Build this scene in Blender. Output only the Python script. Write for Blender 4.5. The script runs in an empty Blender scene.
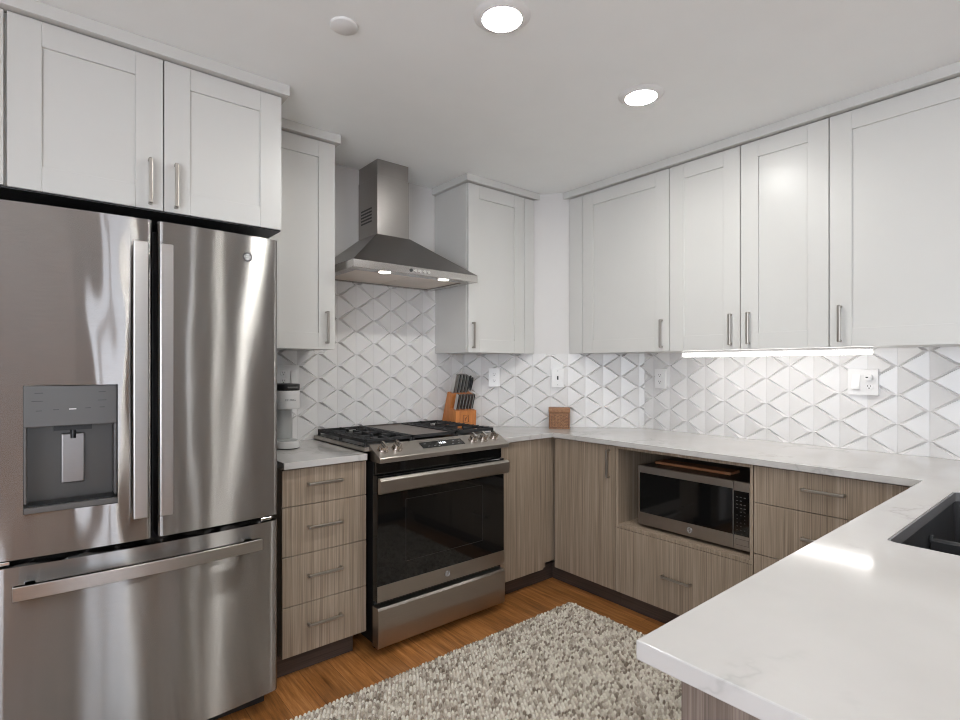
import bpy, bmesh, math, random
import numpy as np
from mathutils import Vector, Matrix
from mathutils.geometry import tessellate_polygon

random.seed(7)
C = bpy.context.scene.collection
scene = bpy.context.scene

# ------------------------------------------------------------------ camera
CAMP = (-3.0156, -2.8333, 1.3091)
YAW = 0.6891
cam = bpy.data.cameras.new('camera')
cam.sensor_width = 36.0
cam.lens = 36.0 * 533.1 / 960.0
cam.shift_y = 6.7 / 960.0
cam.clip_start = 0.05
camo = bpy.data.objects.new('camera', cam)
C.objects.link(camo)
camo.location = CAMP
camo.rotation_euler = (math.pi / 2, 0, -YAW)
scene.camera = camo

# ------------------------------------------------------------------ world, exposure, added fill light
w = bpy.data.worlds.new('daylight')
scene.world = w
w.use_nodes = True
bg = w.node_tree.nodes['Background']
bg.inputs[0].default_value = (0.80, 0.88, 1.0, 1)
bg.inputs[1].default_value = 3.0
vs = scene.view_settings
vs.view_transform = 'Standard'
vs.look = 'None'
vs.gamma = 1.0
vs.use_curve_mapping = False
vs.exposure = 0.63
scene.cycles.filter_width = 1.05
DOWNLIGHT = 128.0
UNDERCAB = 6.2

def area(name, loc, direction, sx, sy, power, col):
    l = bpy.data.lights.new(name, 'AREA')
    l.shape = 'RECTANGLE'; l.size = sx; l.size_y = sy
    l.energy = power; l.color = col
    o = bpy.data.objects.new(name, l)
    C.objects.link(o)
    o.location = loc
    o.rotation_euler = Vector(direction).to_track_quat('-Z', 'Z').to_euler()
    return o
area('window_daylight', (-4.76, -3.1, 1.35), (1, 0.3, 1.6), 1.5, 1.7, 26.0, (0.97, 0.98, 1.0))  # unseen lamp added as fill, tilted up to brighten the ceiling

# ------------------------------------------------------------------ materials
def newmat(name):
    m = bpy.data.materials.new(name); m.use_nodes = True
    nt = m.node_tree
    return m, nt, nt.nodes['Principled BSDF']
def pset(b, col=None, rough=None, metal=None, **k):
    if col is not None: b.inputs['Base Color'].default_value = (*col, 1)
    if rough is not None: b.inputs['Roughness'].default_value = rough
    if metal is not None: b.inputs['Metallic'].default_value = metal
    for a, v in k.items(): b.inputs[a].default_value = v
def N(nt, t, **k):
    n = nt.nodes.new(t)
    for a, v in k.items(): setattr(n, a, v)
    return n
def wpos(nt, scale):
    g = N(nt, 'ShaderNodeNewGeometry')
    m = N(nt, 'ShaderNodeVectorMath', operation='MULTIPLY')
    nt.links.new(g.outputs['Position'], m.inputs[0]); m.inputs[1].default_value = scale
    return m.outputs[0]
def noise(nt, vec, scale, detail=3, rough=0.5):
    n = N(nt, 'ShaderNodeTexNoise')
    n.inputs['Scale'].default_value = scale; n.inputs['Detail'].default_value = detail
    n.inputs['Roughness'].default_value = rough
    nt.links.new(vec, n.inputs['Vector'])
    return n.outputs[0]
def ramp(nt, fac, stops):
    r = N(nt, 'ShaderNodeValToRGB')
    e = r.color_ramp.elements
    while len(e) < len(stops): e.new(0.5)
    for i, (p, c) in enumerate(stops):
        e[i].position = p; e[i].color = (*c, 1)
    nt.links.new(fac, r.inputs[0])
    return r.outputs[0]
def bump(nt, b, h, strength, dist):
    n = N(nt, 'ShaderNodeBump')
    n.inputs['Strength'].default_value = strength; n.inputs['Distance'].default_value = dist
    nt.links.new(h, n.inputs['Height']); nt.links.new(n.outputs[0], b.inputs['Normal'])
def simple(name, col, rough=0.4, metal=0.0, vary=0.03, **k):
    m, nt, b = newmat(name); pset(b, col, rough, metal, **k)
    if vary:
        f = noise(nt, wpos(nt, (1, 1, 1)), 6.0)
        c = ramp(nt, f, [(0.3, tuple(max(0, x * (1 - vary)) for x in col)), (0.7, tuple(min(1, x * (1 + vary)) for x in col))])
        nt.links.new(c, b.inputs['Base Color'])
    return m
def steel(name, col, rough, axis, aniso=0.75, wave=0.0, scratch=0.014):
    """brushed stainless; axis = direction the highlight is smeared along"""
    m, nt, b = newmat(name); pset(b, col, rough, 1.0)
    b.inputs['Anisotropic'].default_value = aniso
    cx = N(nt, 'ShaderNodeCombineXYZ')
    for i in range(3): cx.inputs[i].default_value = axis[i]
    nt.links.new(cx.outputs[0], b.inputs['Tangent'])
    sc = (25, 25, 900) if axis[2] else (900, 25, 25)
    f = noise(nt, wpos(nt, sc), 1.0, 2)
    lo = tuple(x * (1 - scratch * 2) for x in col); hi = tuple(min(1, x * (1 + scratch * 2)) for x in col)
    nt.links.new(ramp(nt, f, [(0.3, lo), (0.7, hi)]), b.inputs['Base Color'])
    if wave:
        f2 = noise(nt, wpos(nt, (1.0, 1.0, 0.22)), 7.0, 1, 0.4)
        bump(nt, b, f2, 1.0, wave)
    return m

M = {}
M['cab'] = simple('white_satin_cabinet', (0.655, 0.645, 0.62), 0.32, vary=0.008)
M['wall'] = simple('warm_white_wall_paint', (0.70, 0.68, 0.665), 0.6, vary=0.01)
M['greige'] = simple('greige_darkened_wall', (0.22, 0.205, 0.19), 0.7, vary=0.01)  # unseen walls darkened to deepen contrast in the fridge reflection
M['ceil'] = simple('white_ceiling_paint', (0.92, 0.93, 0.92), 0.7, vary=0.01)
M['tile'] = simple('glazed_white_tile', (0.755, 0.74, 0.73), 0.27, vary=0.01)
M['grout'] = simple('light_grey_grout', (0.62, 0.60, 0.59), 0.6, vary=0)
M['plate'] = simple('white_plastic', (0.82, 0.81, 0.80), 0.3, vary=0)
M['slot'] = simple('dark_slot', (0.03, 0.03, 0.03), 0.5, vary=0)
M['black'] = simple('black_enamel', (0.012, 0.012, 0.012), 0.3, vary=0)
M['blackglass'] = simple('black_glass', (0.006, 0.006, 0.006), 0.05, vary=0)
M['castiron'] = simple('black_cast_iron', (0.02, 0.02, 0.021), 0.55, vary=0.2)
M['blackplastic'] = simple('black_plastic', (0.015, 0.015, 0.016), 0.35, vary=0)
M['greyplastic'] = simple('grey_satin_plastic', (0.135, 0.13, 0.125), 0.32, 0.3, vary=0.02)
M['recess'] = simple('grey_plastic_shaded', (0.085, 0.08, 0.075), 0.3, 0.3, vary=0.02)  # dispenser plastic darkened to imitate shade inside the recess
M['tang'] = simple('satin_blade_steel', (0.60, 0.59, 0.58), 0.45, 1.0, vary=0)
M['label'] = simple('grey_print', (0.35, 0.35, 0.36), 0.5, vary=0)
M['darklabel'] = simple('dark_print', (0.06, 0.06, 0.06), 0.5, vary=0)
def brushed(name, col, rough, aniso, wave):
    m, nt, b = newmat(name); nt.nodes.remove(b)
    g = N(nt, 'ShaderNodeBsdfAnisotropic'); g.distribution = 'GGX'
    g.inputs['Roughness'].default_value = rough; g.inputs['Anisotropy'].default_value = aniso
    t = N(nt, 'ShaderNodeCombineXYZ'); t.inputs[2].default_value = 1.0
    nt.links.new(t.outputs[0], g.inputs['Tangent'])
    f = noise(nt, wpos(nt, (25, 25, 900)), 1.0, 2)
    nt.links.new(ramp(nt, f, [(0.3, tuple(x * 0.95 for x in col)), (0.7, tuple(x * 1.05 for x in col))]), g.inputs['Color'])
    f2 = noise(nt, wpos(nt, (1.0, 1.0, 0.22)), 7.0, 1, 0.4)
    n = N(nt, 'ShaderNodeBump'); n.inputs['Strength'].default_value = 1.0; n.inputs['Distance'].default_value = wave
    nt.links.new(f2, n.inputs['Height']); nt.links.new(n.outputs[0], g.inputs['Normal'])
    nt.links.new(g.outputs[0], nt.nodes['Material Output'].inputs[0])
    return m
M['fridge'] = brushed('fridge_steel', (0.425, 0.41, 0.398), 0.25, -0.82, 0.0022)
M['fridgewavy'] = brushed('fridge_steel_wavy', (0.425, 0.41, 0.398), 0.21, -0.85, 0.009)
M['fridgebar'] = steel('fridge_handle_steel', (0.55, 0.53, 0.51), 0.28, (0, 0, 1), 0.7)
M['steel'] = steel('range_steel', (0.42, 0.385, 0.35), 0.34, (0.45, 0.35, 0.82), 0.6)
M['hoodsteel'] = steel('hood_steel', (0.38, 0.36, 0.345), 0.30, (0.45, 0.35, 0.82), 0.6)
M['canopy'] = steel('hood_steel_shaded', (0.25, 0.235, 0.225), 0.28, (0.45, 0.35, 0.82), 0.6)  # hood steel darkened to imitate the shade on the canopy
M['hoodrim'] = steel('hood_rim_steel', (0.55, 0.53, 0.51), 0.25, (0.6, 0.5, 0.62), 0.6)
M['filter'] = simple('hood_filter_aluminium', (0.72, 0.63, 0.54), 0.35, 0.9, vary=0.05)
M['nickel'] = simple('satin_nickel', (0.43, 0.40, 0.365), 0.34, 1.0, vary=0)
M['chrome'] = simple('polished_chrome', (0.72, 0.70, 0.68), 0.12, 1.0, vary=0)
M['sink'] = simple('charcoal_composite', (0.035, 0.035, 0.037), 0.35, vary=0.25)
M['sinkrim'] = simple('lightened_sink_composite', (0.15, 0.147, 0.15), 0.4, vary=0.1)  # sink charcoal lightened to imitate light caught by the upper edge
M['knobsteel'] = simple('knob_steel', (0.62, 0.57, 0.53), 0.18, 1.0, vary=0)

def emis(name, col, s):
    m, nt, b = newmat(name)
    nt.nodes.remove(b)
    e = N(nt, 'ShaderNodeEmission'); e.inputs[0].default_value = (*col, 1); e.inputs[1].default_value = s
    nt.links.new(e.outputs[0], nt.nodes['Material Output'].inputs[0])
    return m
M['lens'] = emis('downlight_lens', (0.99, 0.985, 0.945), DOWNLIGHT)
M['strip'] = emis('under_cabinet_diffuser', (1.0, 0.975, 0.95), UNDERCAB)
M['hoodlamp'] = emis('hood_lamp', (1.0, 0.93, 0.84), 7.0)
M['digits'] = emis('clock_digits', (0.9, 0.95, 1.0), 2.0)

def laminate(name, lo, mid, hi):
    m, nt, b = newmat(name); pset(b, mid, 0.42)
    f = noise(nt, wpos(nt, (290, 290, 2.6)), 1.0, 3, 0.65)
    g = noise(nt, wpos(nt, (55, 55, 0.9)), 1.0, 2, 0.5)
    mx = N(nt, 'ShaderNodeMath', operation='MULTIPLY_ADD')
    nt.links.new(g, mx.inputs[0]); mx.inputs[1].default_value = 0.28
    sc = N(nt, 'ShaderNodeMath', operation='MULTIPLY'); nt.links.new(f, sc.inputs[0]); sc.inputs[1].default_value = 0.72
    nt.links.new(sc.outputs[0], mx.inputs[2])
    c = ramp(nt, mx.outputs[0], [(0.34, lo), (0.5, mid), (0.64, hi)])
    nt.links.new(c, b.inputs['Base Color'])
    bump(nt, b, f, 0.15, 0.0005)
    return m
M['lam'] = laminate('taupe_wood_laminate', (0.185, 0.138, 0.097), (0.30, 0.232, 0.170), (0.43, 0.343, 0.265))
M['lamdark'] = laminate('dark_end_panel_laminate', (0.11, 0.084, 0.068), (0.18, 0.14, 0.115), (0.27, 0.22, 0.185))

def toe():
    m, nt, b = newmat('brown_toe_kick'); pset(b, (0.06, 0.042, 0.034), 0.45)
    f = noise(nt, wpos(nt, (3, 3, 160)), 1.0, 3)
    nt.links.new(ramp(nt, f, [(0.3, (0.045, 0.032, 0.026)), (0.7, (0.085, 0.06, 0.05))]), b.inputs['Base Color'])
    return m
M['toe'] = toe()

def quartz():
    m, nt, b = newmat('white_veined_quartz'); pset(b, (0.7, 0.68, 0.65), 0.095)
    p = wpos(nt, (1, 1, 1))
    n1 = noise(nt, p, 1.7, 6, 0.6)
    a = N(nt, 'ShaderNodeMath', operation='SUBTRACT'); nt.links.new(n1, a.inputs[0]); a.inputs[1].default_value = 0.5
    ab = N(nt, 'ShaderNodeMath', operation='ABSOLUTE'); nt.links.new(a.outputs[0], ab.inputs[0])
    n2 = noise(nt, p, 2.3, 3)
    v = ramp(nt, ab.outputs[0], [(0.0, (0.82, 0.82, 0.82)), (0.010, (0.95, 0.95, 0.95)), (0.03, (1, 1, 1))])
    msk = ramp(nt, n2, [(0.46, (1, 1, 1)), (0.56, (0, 0, 0))])
    mix = N(nt, 'ShaderNodeMix', data_type='RGBA'); nt.links.new(msk, mix.inputs[0])
    nt.links.new(v, mix.inputs[6]); mix.inputs[7].default_value = (1, 1, 1, 1)
    cl = noise(nt, p, 4.5, 4)
    base = ramp(nt, cl, [(0.3, (0.52, 0.50, 0.48)), (0.7, (0.565, 0.545, 0.525))])
    mu = N(nt, 'ShaderNodeMix', data_type='RGBA', blend_type='MULTIPLY'); mu.inputs[0].default_value = 1
    nt.links.new(base, mu.inputs[6]); nt.links.new(mix.outputs[2], mu.inputs[7])
    nt.links.new(mu.outputs[2], b.inputs['Base Color'])
    return m
M['quartz'] = quartz()

def planks():
    m, nt, b = newmat('oak_plank_floor'); pset(b, (0.2, 0.1, 0.04), 0.33)
    g = N(nt, 'ShaderNodeNewGeometry')
    sp = N(nt, 'ShaderNodeSeparateXYZ'); nt.links.new(g.outputs['Position'], sp.inputs[0])
    cb = N(nt, 'ShaderNodeCombineXYZ')
    nt.links.new(sp.outputs[1], cb.inputs[0]); nt.links.new(sp.outputs[0], cb.inputs[1])
    br = N(nt, 'ShaderNodeTexBrick')
    br.offset = 0.37; br.inputs['Scale'].default_value = 1.0
    br.inputs['Brick Width'].default_value = 1.25; br.inputs['Row Height'].default_value = 0.127
    br.inputs['Mortar Size'].default_value = 0.0012; br.inputs['Mortar Smooth'].default_value = 0.2
    br.inputs['Color1'].default_value = (0.75, 0.75, 0.75, 1); br.inputs['Color2'].default_value = (1.15, 1.15, 1.15, 1)
    br.inputs['Mortar'].default_value = (0.4, 0.4, 0.4, 1)
    nt.links.new(cb.outputs[0], br.inputs['Vector'])
    f = noise(nt, wpos(nt, (55, 3.2, 1)), 1.0, 6, 0.72)
    c = ramp(nt, f, [(0.30, (0.16, 0.060, 0.016)), (0.5, (0.36, 0.145, 0.040)), (0.70, (0.56, 0.265, 0.095))])
    mu = N(nt, 'ShaderNodeMix', data_type='RGBA', blend_type='MULTIPLY'); mu.inputs[0].default_value = 1
    nt.links.new(c, mu.inputs[6]); nt.links.new(br.outputs[0], mu.inputs[7])
    nt.links.new(mu.outputs[2], b.inputs['Base Color'])
    return m
M['floor'] = planks()

def woodmat(name, lo, hi, scale, rough=0.4):
    m, nt, b = newmat(name); pset(b, hi, rough)
    f = noise(nt, wpos(nt, scale), 1.0, 4, 0.6)
    nt.links.new(ramp(nt, f, [(0.3, lo), (0.7, hi)]), b.inputs['Base Color'])
    return m
M['blockwood'] = woodmat('orange_knife_block_wood', (0.46, 0.15, 0.038), (0.68, 0.26, 0.075), (70, 70, 8))
M['boxwood'] = woodmat('carved_brown_wood', (0.20, 0.085, 0.035), (0.40, 0.20, 0.095), (60, 60, 90), 0.55)
M['boxdark'] = simple('dark_carved_grooves', (0.07, 0.03, 0.014), 0.6, vary=0.1)
M['boardwood'] = woodmat('cutting_board_wood', (0.22, 0.09, 0.04), (0.42, 0.19, 0.09), (90, 8, 90))
M['curtain'] = simple('dark_added_curtain_cloth', (0.035, 0.035, 0.038), 0.9, vary=0.1)
def glass():
    m, nt, b = newmat('clear_window_glass'); nt.nodes.remove(b)
    t = N(nt, 'ShaderNodeBsdfTransparent'); gl = N(nt, 'ShaderNodeBsdfGlossy'); gl.inputs['Roughness'].default_value = 0.02
    mx = N(nt, 'ShaderNodeMixShader'); mx.inputs[0].default_value = 0.06
    nt.links.new(t.outputs[0], mx.inputs[1]); nt.links.new(gl.outputs[0], mx.inputs[2])
    nt.links.new(mx.outputs[0], nt.nodes['Material Output'].inputs[0])
    return m
M['window_glass'] = glass()
def wool():
    m, nt, b = newmat('chunky_cream_wool'); pset(b, (0.5, 0.45, 0.38), 0.95)
    g = N(nt, 'ShaderNodeNewGeometry')
    n1 = noise(nt, wpos(nt, (1, 1, 1)), 14.0, 2)
    ad = N(nt, 'ShaderNodeMath', operation='MULTIPLY_ADD'); nt.links.new(n1, ad.inputs[0]); ad.inputs[1].default_value = 0.5
    nt.links.new(g.outputs['Random Per Island'], ad.inputs[2])
    c = ramp(nt, ad.outputs[0], [(0.25, (0.22, 0.175, 0.135)), (0.5, (0.47, 0.405, 0.335)), (0.85, (0.70, 0.64, 0.555)), (1.0, (0.78, 0.73, 0.64))])
    nt.links.new(c, b.inputs['Base Color'])
    f = noise(nt, wpos(nt, (1, 1, 1)), 700, 2)
    bump(nt, b, f, 0.5, 0.002)
    return m
M['wool'] = wool()

# ------------------------------------------------------------------ mesh helpers
class MB:
    """collects world-coordinate shapes and links them as one mesh object"""
    def __init__(s): s.v = []; s.f = []; s.sm = []; s.mi = []; s.cur = 0
    def add(s, vs, fs, smooth=False, T=None):
        o = len(s.v)
        for p in vs:
            s.v.append(tuple(T @ Vector(p)) if T is not None else tuple(p))
        for f in fs:
            s.f.append([i + o for i in f]); s.sm.append(smooth); s.mi.append(s.cur)
        return s
    def box(s, x0, x1, y0, y1, z0, z1, T=None):
        x0, x1 = sorted((x0, x1)); y0, y1 = sorted((y0, y1)); z0, z1 = sorted((z0, z1))
        v = [(x, y, z) for z in (z0, z1) for y in (y0, y1) for x in (x0, x1)]
        return s.add(v, [(0, 2, 3, 1), (4, 5, 7, 6), (0, 1, 5, 4), (2, 6, 7, 3), (0, 4, 6, 2), (1, 3, 7, 5)], T=T)
    def prism(s, pts, fn, a, b, smooth=False, T=None):
        """polygon pts (2-D, counter-clockwise or not) swept from a to b; fn(u, v, t) -> xyz"""
        n = len(pts)
        v = [fn(p[0], p[1], a) for p in pts] + [fn(p[0], p[1], b) for p in pts]
        f = [tuple(range(n))[::-1], tuple(range(n, 2 * n))]
        o = len(s.v)
        for k in range(n): f.append((k, (k + 1) % n, n + (k + 1) % n, n + k))
        s.add(v, f, T=T)
        if smooth:
            for k in range(len(s.sm) - n, len(s.sm)): s.sm[k] = True
        return s
    def cyl(s, p0, p1, r0, r1=None, n=24, smooth=True, caps=True):
        r1 = r0 if r1 is None else r1
        p0 = Vector(p0); p1 = Vector(p1); d = (p1 - p0).normalized()
        a = d.orthogonal().normalized(); b = d.cross(a)
        v = []
        for p, r in ((p0, r0), (p1, r1)):
            for k in range(n):
                t = 2 * math.pi * k / n
                v.append(p + a * (r * math.cos(t)) + b * (r * math.sin(t)))
        s.add(v, [(k, (k + 1) % n, n + (k + 1) % n, n + k) for k in range(n)], smooth)
        if caps: s.add(v, [tuple(range(n))[::-1], tuple(range(n, 2 * n))])
        return s
    def lathe(s, c, prof, n=40, axis='Z', smooth=True):
        v = []
        for r, h in prof:
            for k in range(n):
                t = 2 * math.pi * k / n
                v.append((c[0] + r * math.cos(t), c[1] + r * math.sin(t), c[2] + h))
        f = []
        for i in range(len(prof) - 1):
            for k in range(n):
                f.append((i * n + k, i * n + (k + 1) % n, (i + 1) * n + (k + 1) % n, (i + 1) * n + k))
        s.add(v, f, smooth)
        s.add(v, [tuple(range(n))[::-1], tuple(range((len(prof) - 1) * n, len(prof) * n))])
        return s
    def tube(s, pts, r, n=8):
        pts = [Vector(p) for p in pts]
        v = []; prev = None
        for i, p in enumerate(pts):
            d = (pts[min(i + 1, len(pts) - 1)] - pts[max(i - 1, 0)]).normalized()
            a = d.orthogonal().normalized() if prev is None else (prev - d * prev.dot(d)).normalized()
            prev = a; b = d.cross(a)
            for k in range(n):
                t = 2 * math.pi * k / n
                v.append(p + a * (r * math.cos(t)) + b * (r * math.sin(t)))
        f = []
        for i in range(len(pts) - 1):
            for k in range(n):
                f.append((i * n + k, i * n + (k + 1) % n, (i + 1) * n + (k + 1) % n, (i + 1) * n + k))
        s.add(v, f, True)
        s.add(v, [tuple(range(n))[::-1], tuple(range((len(pts) - 1) * n, len(pts) * n))])
        return s
    def text(s, txt, size, o, u, v, n, depth=0.0006):
        cu = bpy.data.curves.new('t', 'FONT'); cu.body = txt; cu.size = size
        cu.align_x = 'CENTER'; cu.align_y = 'CENTER'; cu.extrude = depth; cu.resolution_u = 3
        ob = bpy.data.objects.new('t', cu)
        me = bpy.data.meshes.new_from_object(ob)
        o, u, v, n = Vector(o), Vector(u), Vector(v), Vector(n)
        s.add([o + u * p.co.x + v * p.co.y + n * p.co.z for p in me.vertices], [tuple(p.vertices) for p in me.polygons])
        bpy.data.objects.remove(ob); bpy.data.curves.remove(cu); bpy.data.meshes.remove(me)
        return s
    def build(s, name, mat, parent=None, bevel=0, seg=2, label=None, fix=True):
        off = Vector((0, 0, 0))
        q = parent
        while q is not None: off += q.location; q = q.parent
        me = bpy.data.meshes.new(name)
        me.from_pydata([tuple(Vector(p) - off) for p in s.v], [], s.f)
        for k, p in enumerate(me.polygons): p.use_smooth = s.sm[k]; p.material_index = s.mi[k]
        if fix:
            bm = bmesh.new(); bm.from_mesh(me); bmesh.ops.recalc_face_normals(bm, faces=bm.faces); bm.to_mesh(me); bm.free()
        for mm in (mat if isinstance(mat, (list, tuple)) else [mat]): me.materials.append(mm)
        o = bpy.data.objects.new(name, me); C.objects.link(o)
        if parent is not None: o.parent = parent
        if bevel:
            bv = o.modifiers.new('bevel', 'BEVEL'); bv.width = bevel; bv.segments = seg
            bv.limit_method = 'ANGLE'; bv.angle_limit = math.radians(40)
        if label: o['label'] = label
        return o

def thing(name, loc, label, cat, group=None):
    o = bpy.data.objects.new(name, None); C.objects.link(o)
    o.empty_display_size = 0.05
    o.location = loc
    o['label'] = label; o['category'] = cat
    if group: o['group'] = group
    return o
def tag(o, label, cat, group=None):
    o['label'] = label; o['category'] = cat
    if group: o['group'] = group
    return o
def struct(o, label=None):
    o['kind'] = 'structure'
    if label: o['label'] = label
    return o
def recenter(o, loc):
    """put a one-mesh thing's origin at loc"""
    loc = Vector(loc)
    o.data.transform(Matrix.Translation(-loc)); o.location = loc
    return o

# ------------------------------------------------------------------ room shell
H = 2.45
struct(MB().box(-4.8, 0.15, -6.7, 0.15, -0.1, 0.0).build('floor', M['floor']), 'orange brown wood plank floor')
struct(MB().box(-4.8, 0.15, -6.7, 0.15, H, H + 0.1).build('ceiling', M['ceil']), 'flat white ceiling')
wall_back = struct(MB().box(-3.3, -0.829, 0.0, 0.12, 0, H).build('wall_back', M['wall']), 'white wall behind the range and fridge')
QX, RY = -0.829, -0.852
mb = MB(); mb.prism([(QX, 0), (0, RY), (0.15, RY), (0.15, 0.12), (QX, 0.12)], lambda u, v, t: (u, v, t), 0, H)
wall_corner = struct(mb.build('wall_corner', M['wall']), 'white diagonal wall across the kitchen corner')
wall_right = struct(MB().box(0, 0.12, -3.45, RY, 0, H).build('wall_right', M['wall']), 'white wall above the long worktop')
struct(MB().box(0, 0.12, -4.50, -3.45, 0, H).box(0, 0.12, -5.70, -4.62, 0, H).box(0, 0.12, -6.7, -5.92, 0, H).box(0, 0.12, -5.92, -5.70, 0, 0.15).box(0, 0.12, -5.92, -5.70, 2.3, H).box(0, 0.12, -4.62, -4.50, 0, 0.15).box(0, 0.12, -4.62, -4.50, 2.3, H).build('wall_living', M['greige']), 'living area wall behind the camera, darkened for the fridge reflection')
struct(MB().box(-4.6, -3.17, -0.62, 0.0, 0, H).build('wall_left', M['wall']))
# rear wall with a glass door opening and side wall with an added fill window (behind the camera)
DX0, DX1, DM = -3.36, -2.36, -3.0
struct(MB().box(-4.8, DX0, -6.7, -6.6, 0, H).box(DX1, -1.14, -6.7, -6.6, 0, H).box(-1.03, 0.15, -6.7, -6.6, 0, H).box(DX0, DX1, -6.7, -6.6, 2.25, H)
       .box(-1.14, -1.03, -6.7, -6.6, 0, 0.15).box(-1.14, -1.03, -6.7, -6.6, 2.3, H).build('wall_front', M['greige']))
struct(MB().box(-4.8, -4.65, -6.7, -5.5, 0, H).box(-4.8, -4.65, -2.3, 0.15, 0, H).box(-4.8, -4.65, -5.5, -2.3, 0, 0.4).box(-4.8, -4.65, -5.5, -2.3, 2.25, H).build('wall_side', M['greige']))
d = struct(MB().box(DX0, DX0 + 0.06, -6.68, -6.62, 0, 2.25).box(DX1 - 0.06, DX1, -6.68, -6.62, 0, 2.25).box(DM - 0.05, DM + 0.05, -6.68, -6.62, 0, 2.25)
       .box(DX0, DX1, -6.68, -6.62, 2.18, 2.25).box(DX0, DX1, -6.68, -6.62, 0, 0.07).build('door_1', M['plate']))
MB().box(DX0 + 0.06, DM - 0.05, -6.653, -6.647, 0.07, 2.18).box(DM + 0.05, DX1 - 0.06, -6.653, -6.647, 0.07, 2.18).build('pane', M['window_glass'], d)
for k_, (a, b) in enumerate(((-4.62, -4.50), (-5.92, -5.70))):  # unseen narrow windows added to put bright streaks in the fridge
    wn = struct(MB().box(0.05, 0.09, a, a + 0.012, 0.15, 2.3).box(0.05, 0.09, b - 0.012, b, 0.15, 2.3).box(0.05, 0.09, a, b, 0.15, 0.18).box(0.05, 0.09, a, b, 2.27, 2.3).build('window_%d' % (k_ + 2), M['plate']))
    MB().box(0.067, 0.073, a + 0.012, b - 0.012, 0.18, 2.27).build('pane', M['window_glass'], wn)
wn = struct(MB().box(-1.14, -1.128, -6.67, -6.63, 0.15, 2.3).box(-1.042, -1.03, -6.67, -6.63, 0.15, 2.3).box(-1.14, -1.03, -6.67, -6.63, 0.15, 0.18).box(-1.14, -1.03, -6.67, -6.63, 2.27, 2.3).build('window_4', M['plate']))  # one more unseen window, added for a fridge streak
MB().box(-1.128, -1.042, -6.653, -6.647, 0.18, 2.27).build('pane', M['window_glass'], wn)
mb = MB().box(-4.74, -4.69, -5.5, -2.3, 2.19, 2.25).box(-4.74, -4.69, -5.5, -2.3, 0.4, 0.46)
for k in range(4): mb.box(-4.74, -4.69, -5.5 + k * 1.0467, -5.44 + k * 1.0467, 0.4, 2.25)
wd = struct(mb.build('window_1', M['plate']))  # unseen side window added as a source of fill light
for k in range(3): MB().box(-4.718, -4.712, -5.44 + k * 1.0467, -5.5 + (k + 1) * 1.0467, 0.46, 2.19).build('pane', M['window_glass'], wd)
# unseen curtains added beside the glass door as dark stripes in the fridge
def curtain(x0, x1, label):
    n_ = 48; pts = []
    for k in range(n_ + 1):
        x = x0 + (x1 - x0) * k / n_; pts.append((x, -6.50 + 0.03 * math.sin(k * 0.85)))
    pts += [(x, y - 0.006) for x, y in pts[::-1]]
    o_ = MB().prism(pts, lambda u, v, t: (u, v, t), 0.02, 2.33, True).build('curtain', M['curtain'])
    tag(recenter(o_, ((x0 + x1) / 2, -6.5, 0.02)), label, 'curtain')
curtain(-3.76, -3.33, 'dark grey curtain added out of view left of the glass door to stripe the fridge')
curtain(-2.36, -2.0, 'dark grey curtain added out of view right of the glass door to stripe the fridge')

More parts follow.
